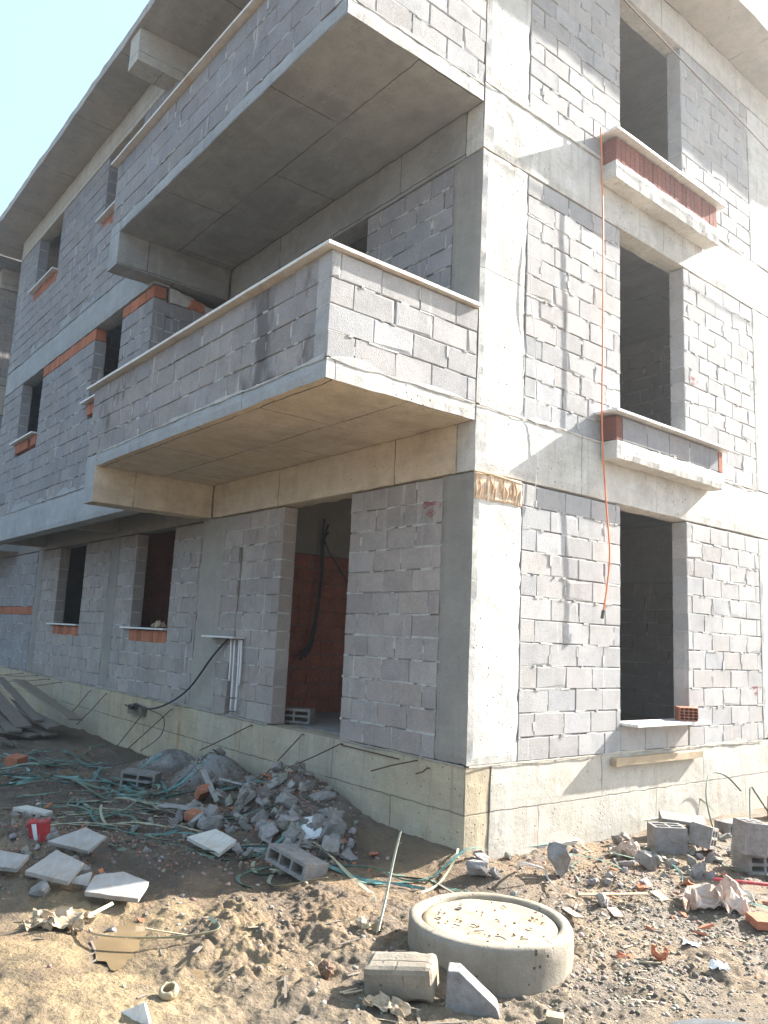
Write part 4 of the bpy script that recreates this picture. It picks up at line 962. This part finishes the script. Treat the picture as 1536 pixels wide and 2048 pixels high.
arc_strap([(.75,3.35,-.72),(.6,3.65,-.45),(.55,3.78,-.36),(.45,4.1,-.48),(.4,4.5,-.74)], 'strap_green', 'second green strap arching nearest the right edge')
arc_strap([(.3,3.1,-.78),(.2,3.35,-.55),(.2,3.4,-.53),(.2,3.75,-.72)], 'strap_tan', 'thin bent wire like strap under the green arch')
arc_strap([(-.42,-2.78,-.74),(-.30,-3.02,-.78),(-.02,-3.02,-.77),(.25,-2.72,-.76),(.38,-2.45,-.73),(.18,-2.40,-.72)], 'strap_tan', 'faded green strap bent in a big loop round the puddle', .022)
arc_strap([(.45,.15,-.74),(.62,.0,-.62),(.70,.15,-.66),(.62,.30,-.74),(.75,.18,-.74),(.95,.05,-.75)], 'white_plastic', 'pale twisted strap in front of the wedge shaped fragment', .02)
arc_strap([(-.55,-1.0,-.78),(-.2,-.8,-.74),(.1,-.75,-.76),(.25,-.62,-.75)], 'strap_teal', 'teal strap running to the bank at the corner', .024)
# red pipe at the right
V, F = tube_vf(spline([(1.40,1.42,-.745),(1.6,1.55,-.74),(1.9,1.9,-.76),(2.3,2.2,-.75)], 8), .014, 8); free_mesh('red_pipe', V, F, 'red_plastic', 'red plastic pipe lying by the blocks at the right edge', 'pipe')

# boards and splinters on the right
for lab, xy, rz, L, w, mt in (('long pale wood strip right behind the manhole ring', (1.22,.32), .55, .5, .05, 'wood_pale'), ('short yellow wood piece between the strip and the brown bag', (1.42,.62), -.4, .16, .07, 'wood_pale'), ('pale board lying against the right side of the manhole ring', (1.24,-.18), -.55, .28, .07, 'wood_pale'),
                             ('dark stick in the gravel right of the orange clay piece', (2.20,-.27), -.9, .16, .015, 'wood'), ('brown curved bark strip in the silt', (.50,-2.62), -.75, .24, .03, 'wood'), ('forked pale stick standing in the strap loop', (.12,-2.62), .7, .34, .015, 'wood_pale'),
                             ('reddish wood plate in the rubble right of the ring', (1.38,.12), -.7, .2, .07, 'wood_red'), ('small pale chip beside the orange clay piece', (2.02,-.46), .6, .14, .014, 'wood_pale'), ('long thin strip lying across behind the ring towards the straps', (.55,-.62), -.35, .9, .03, 'wood')):
    V, F = cbox_vf(-L/2, L/2, -w/2, w/2, 0, .012, seg=.05, amp=.003, edge=.003, seed=L*9); place('wood_piece', mesh('wp', V, F, mt), xy, (random.uniform(-.1,.1), random.uniform(-.15,.15), rz), lab, 'wood', dz=.004)
# twigs and crumbs on the lid
for i in range(9):
    a, r = random.uniform(0, 6.28), .34*math.sqrt(random.random()); x, y = MC[0]+r*math.cos(a), MC[1]+r*math.sin(a); L = random.uniform(.03,.12); t = random.uniform(0, 3.1)
    P = spline([(x, y, -.592), (x+L*.5*math.cos(t), y+L*.5*math.sin(t), -.589), (x+L*math.cos(t+.2), y+L*math.sin(t+.2), -.592)], 4)
    V, F = tube_vf(P, .0035, 5); free_mesh('twig', V, F, 'wood', 'small brown twig lying on the manhole lid', 'twig', 'twigs on the manhole lid')

for i in range(26):
    a, r0 = random.uniform(0, 6.28), .37*random.random()**.4
    place('mud_crumb', hull(9, (.012+.008*random.random(), .012, .008), .3, 'stone', 0), (MC[0]+r0*math.cos(a), MC[1]+r0*math.sin(a)), (0,0,a), 'small mud crumb lying on the manhole lid', 'mud', 'mud crumbs on the manhole lid', z=-.600)
# scattered repeats
CH = [hull(14, (.05*s, .04*s, .032*s), .3) for s in (.6,.8,1.,1.3,1.7) for _ in range(3)]
SH = [bpy.data.meshes.new('x')]*0
for s in (.6,.8,1.,1.3):
    for _ in range(3):
        pl = [(s*.05*math.cos(a)*random.uniform(.6,1.2), s*.035*math.sin(a)*random.uniform(.6,1.2)) for a in sorted(random.uniform(0,6.28) for _ in range(5))]
        SH.append(prism(pl, .012*s+.004, 'shard', .001))
SP = []
for s in (.5,.8,1.2,1.6):
    for _ in range(2): SP.append(mesh('sp', *cbox_vf(-.06*s,.06*s,-.008,.008,0,.006,seg=.03,amp=.003,edge=.002,seed=s*7+_), 'wood_pale' if _ else 'wood'))
def scatter(name, pool, n, regions, lab, cat, group, flat=.5, dz=-.012, big=1.):
    k = 0; tries = 0
    while k < n and tries < n*20:
        tries += 1; cx, cy, sx, sy = random.choice(regions); x, y = random.gauss(cx, sx), random.gauss(cy, sy)
        if (x < .03 and y > -.04) or math.hypot(x-MC[0], y-MC[1]) < .53 or (x > 2.9 and y < -1.5): continue
        o = place(name, random.choice(pool), (x, y), (random.uniform(-flat,flat), random.uniform(-flat,flat), random.uniform(0,6.28)), lab, cat, group, dz=dz, scale=big)
        t = random.uniform(.75, 1.25); o.color = (t, t*random.uniform(.93,1.02), t*random.uniform(.86,1.02), 1); k += 1
heapR = [(-2.1,-.45,.55,.25), (-1.6,-.75,.5,.3), (-1.9,-.9,.5,.25)]; heapL = [(-1.2,-.65,.4,.22), (-2.5,-.7,.5,.25), (-1.8,-1.1,.5,.22)]; rightR = [(.9,1.2,.45,.7), (1.2,2.2,.5,.8), (.5,1.6,.3,.9)]; leftR = [(-2.0,-2.7,.7,.35), (-1.3,-2.9,.5,.25), (-3.,-2.,.9,.4)]
scatter('concrete_chunk', CH, 95, heapR, 'grey block fragment in the rubble heap against the foundation', 'rubble', 'fragments of the rubble heap', .9, big=1.45)
scatter('concrete_chunk', CH, 60, heapL, 'dusty block fragment at the foot of the rubble heap', 'rubble', 'fragments at the foot of the rubble heap', .9, big=1.7, dz=-.02)
scatter('concrete_chunk', CH, 85, rightR, 'grey block fragment on the ground right of the corner', 'rubble', 'fragments right of the corner', .8)
scatter('concrete_chunk', CH[:12], 70, leftR, 'muddy fragment on the stony bank at the left', 'rubble', 'fragments on the left bank', .8)
scatter('brick_shard', SH, 80, heapR+leftR[:1], 'red brick shard in the shaded rubble', 'shard', 'brick shards in the shade', .7)
scatter('brick_shard', SH, 55, rightR+[(1.9,.3,.3,.4)], 'red brick shard on the sunlit ground at the right', 'shard', 'brick shards in the sun', .5)
scatter('wood_splinter', SP, 90, [(1.5,.1,.35,.35), (1.1,.9,.4,.6), (1.9,-.9,.3,.4), (1.2,-2.1,.5,.3)], 'thin wood splinter on the sunlit ground', 'splinter', 'wood splinters', .15, .0)
scatter('wood_splinter', SP[:4:2]+SP[4::2], 14, [(0,-2.9,.5,.3), (-1.5,-1.6,.8,.5)], 'thin wood splinter in the mud at the left', 'splinter', 'wood splinters in the mud', .15, .0)

# gravel: nobody could count it
def pebbles(name, n, regions, mat, smin, smax, sink=.3):
    bm = bmesh.new(); bmesh.ops.create_icosphere(bm, subdivisions=1, radius=1.); base = np.array([v.co[:] for v in bm.verts]); fc = np.array([[v.index for v in f.verts] for f in bm.faces]); bm.free()
    ws = np.array([r[4] for r in regions], float); ws /= ws.sum(); pick = rng.choice(len(regions), n, p=ws); R = np.array([r[:4] for r in regions])[pick]
    x = rng.normal(R[:,0], R[:,2]); y = rng.normal(R[:,1], R[:,3])
    ok = (fbm(x, y, 2.4, 3, 21.) > rng.uniform(-.55, .45, n)) & ~(((x < .03) & (y > -.02)) | (np.hypot(x-MC[0], y-MC[1]) < .50)); x, y = x[ok], y[ok]; n = len(x)
    s = smin*(smax/smin)**(rng.random(n)**2.2); z = gz_arr(x, y)
    sc = s[:, None]*np.stack([rng.uniform(.8,1.5,n), rng.uniform(.7,1.2,n), rng.uniform(.4,.9,n)], 1)
    a = rng.uniform(0, 6.28, n); tl = rng.normal(0, .4, n)
    P = base[None]*sc[:, None, :]*rng.uniform(.8, 1.2, (n, len(base), 1))
    ca, sa = np.cos(a)[:, None], np.sin(a)[:, None]; ct, st = np.cos(tl)[:, None], np.sin(tl)[:, None]
    X, Y, Z = P[..., 0], P[..., 1], P[..., 2]; Y, Z = Y*ct-Z*st, Y*st+Z*ct; X, Y = X*ca-Y*sa, X*sa+Y*ca
    P = np.stack([X+x[:,None], Y+y[:,None], Z+(z+sc[:,2]*(1-2*sink)*.6)[:,None]], -1).reshape(-1, 3)
    Fa = (fc[None]+(np.arange(n)*len(base))[:, None, None]).reshape(-1, 3)
    me = bpy.data.meshes.new(name); me.vertices.add(len(P)); me.vertices.foreach_set('co', P.ravel()); me.loops.add(Fa.size); me.loops.foreach_set('vertex_index', Fa.ravel())
    me.polygons.add(len(Fa)); me.polygons.foreach_set('loop_start', np.arange(len(Fa))*3); me.update(calc_edges=True); me.materials.append(MAT[mat])
    t = rng.normal(1, .28, (n, 1)).clip(.45, 1.8)*(1+rng.normal(0, .05, (n, 3))); c = np.repeat(t, fc.size, axis=0)
    ca_ = me.color_attributes.new('tint', 'FLOAT_COLOR', 'CORNER'); ca_.data.foreach_set('color', np.hstack([c, np.ones((len(c), 1))]).ravel())
    tag(link(name, me), kind='stuff')
pebbles('gravel', 12000, [(2.0,-.6,.45,.6,3), (1.6,.7,.6,.6,2), (1.1,1.6,.6,.9,2), (1.5,-2.0,.5,.35,.7), (.3,-1.9,.7,.4,.6), (-3.65,-.5,.35,.28,3), (-4.85,-.45,.3,.25,.9)], 'gravel', .0035, .019)
pebbles('rubble_crumbs', 14000, [(-2.1,-.5,.6,.4,3.5), (-1.5,-.9,.6,.35,1.5), (-2.1,-2.5,.7,.5,1.5), (-3.5,-1.8,1.2,.5,1), (.8,.9,.5,.7,.7)], 'crumb', .004, .020)

# pipes, cables, hose
pp = empty('conduit_rack', (-4.1, -.05, .0), 'white plastic conduits under a small marble shelf left of the doorway', 'conduits')
cbox('shelf', (-4.74, -3.88, -.16, .003, .945, .968), 'marble', pp, seg=.2, amp=.001, edge=.002)
for x, z0 in ((-4.14,.42),(-4.05,.03),(-3.93,.04),(-3.88,.38)):
    V, F = tube_vf(spline([(x, -.03, z0), (x+.01, -.035, (z0+.94)/2), (x, -.04, .93)], 4), .013, 8); wpart('pipe', V, F, 'pvc', pp, smooth=True)
for z in (.22,.06):
    V, F = tube_vf([(-4.08,-.045,z),(-3.90,-.045,z+.01)], .006, 6); wpart('pipe_clip', V, F, 'rebar', pp)
V, F = tube_vf(spline([(-4.25,-.03,.93),(-4.55,-.07,.70),(-5.1,-.10,.25),(-5.75,-.12,-.02),(-6.35,-.12,-.13),(-6.75,-.10,-.10),(-6.95,-.07,-.12)], 8), .013, 8); free_mesh('cable', V, F, 'black', 'black cable sagging from the marble shelf to the foundation', 'cable')
for i in range(5):
    cp = [(-6.9+random.uniform(-.1,.2), -.11-.02*i, -.12-random.uniform(0,.06)) for _ in range(5)]; V, F = tube_vf(spline(cp, 5), .007, 6); free_mesh('cable', V, F, 'black', 'loose black cable end knotted on the timber offcut at the foundation', 'cable', 'knotted cable ends')
V, F = tube_vf(spline([(-6.2,-.14,-.13),(-5.8,-.10,-.2),(-5.85,-.10,-.45),(-6.25,-.2,-.70)], 7), .006, 6); free_mesh('cable', V, F, 'black', 'thin black cable hanging in a bow down the foundation', 'cable')
cb = empty('cable_bundle', (-4.0, 1.5, .5), 'thick bundle of black cables hanging on the red partition inside the doorway', 'cable bundle')
for i in range(7):
    dx = random.uniform(-.02,.02); dy = random.uniform(-.05,.05)
    cp = [(-4.10,1.25+dy*1.6,2.55+random.uniform(-.25,.1)), (-4.08,1.21+dy*.7,2.3), (-4.07,1.21+dy*.5,1.85), (-4.06,1.17+dy*.5,1.37), (-4.06,1.09+dy,.93), (-4.04,.95+dy*1.5,.74+random.uniform(-.05,.05))]
    if i == 6: cp = [(-4.08,1.22,2.4),(-4.06,1.30,2.2),(-4.07,1.45,2.04),(-4.06,1.70,1.75),(-4.06,2.1,1.5)]
    V, F = tube_vf(spline(cp, 6), .016 if i < 6 else .010, 7); wpart('cable', V, F, 'black', cb)
hs = empty('hose', (.1, 1.75, 1.3), 'orange hose hanging down the right face beside the ledges', 'hose')
V, F = tube_vf(spline([(.10,1.70,6.66),(.11,1.73,5.6),(.10,1.75,4.4),(.10,1.74,3.3),(.11,1.80,2.5),(.11,1.86,2.0),(.10,1.83,1.65),(.09,1.78,1.38)], 8), .0088, 10); wpart('tube', V, F, 'hose', hs, smooth=True)
V, F = tube_vf([(.09,1.785,1.41),(.088,1.765,1.33)], .016, 10); wpart('nozzle', V, F, 'rubber', hs)
V, F = tube_vf(spline([(.7,-3.,8.0),(.62,1.35,7.69),(.6,4.55,7.44),(.5,10.,7.0),(.4,14.,6.9)], 10), .008, 6); free_mesh('overhead_cable', V, F, 'rebar', 'black overhead cable crossing the top right of the facade', 'cable')
V, F = tube_vf(spline([(.02,.67,4.95),(.03,.68,4.4),(.03,.76,3.9),(.03,.80,3.3),(.02,.82,2.7),(.02,.78,2.3)], 6), .004, 5); free_mesh('string', V, F, 'pvc', 'thin white string hanging beside the corner column on the right face', 'string')
# rubber edge, bottom right
V, F = [], []
c0 = Vector((3.09, -1.42, -.705))
tr = []
for i in range(49):
    a = 2*math.pi*i/48; tr.append(c0+Vector(((.33+.006*math.sin(5*a))*math.cos(a), .33*math.sin(a), 0)))
V, F = tube_vf(tr, .082, 20, False); free_mesh('rubber_ring', V, F, 'rubber', 'black rubber rim just entering at the bottom right corner', 'tyre', smooth=True)

# added haze volume standing in for lens glare from the sun
V, F = [(x, y, z) for z in (-2.2, 10.6) for x, y in ((-430,-430),(430,-430),(430,430),(-430,430))], [[3,2,1,0],[4,5,6,7],[0,1,5,4],[1,2,6,5],[2,3,7,6],[3,0,4,7]]
hm = bpy.data.materials.new('glare_haze'); hm.use_nodes = True; hn = hm.node_tree; hn.nodes.clear(); ho = hn.nodes.new('ShaderNodeOutputMaterial'); hv = hn.nodes.new('ShaderNodeVolumePrincipled')
hv.inputs['Color'].default_value = (.93,.96,1,1); hv.inputs['Density'].default_value = .0052; hv.inputs['Anisotropy'].default_value = .87; hn.links.new(hv.outputs[0], ho.inputs['Volume'])
me = bpy.data.meshes.new('glare_haze'); me.from_pydata(V, [], F); me.materials.append(hm); tag(link('glare_haze', me), kind='stuff')
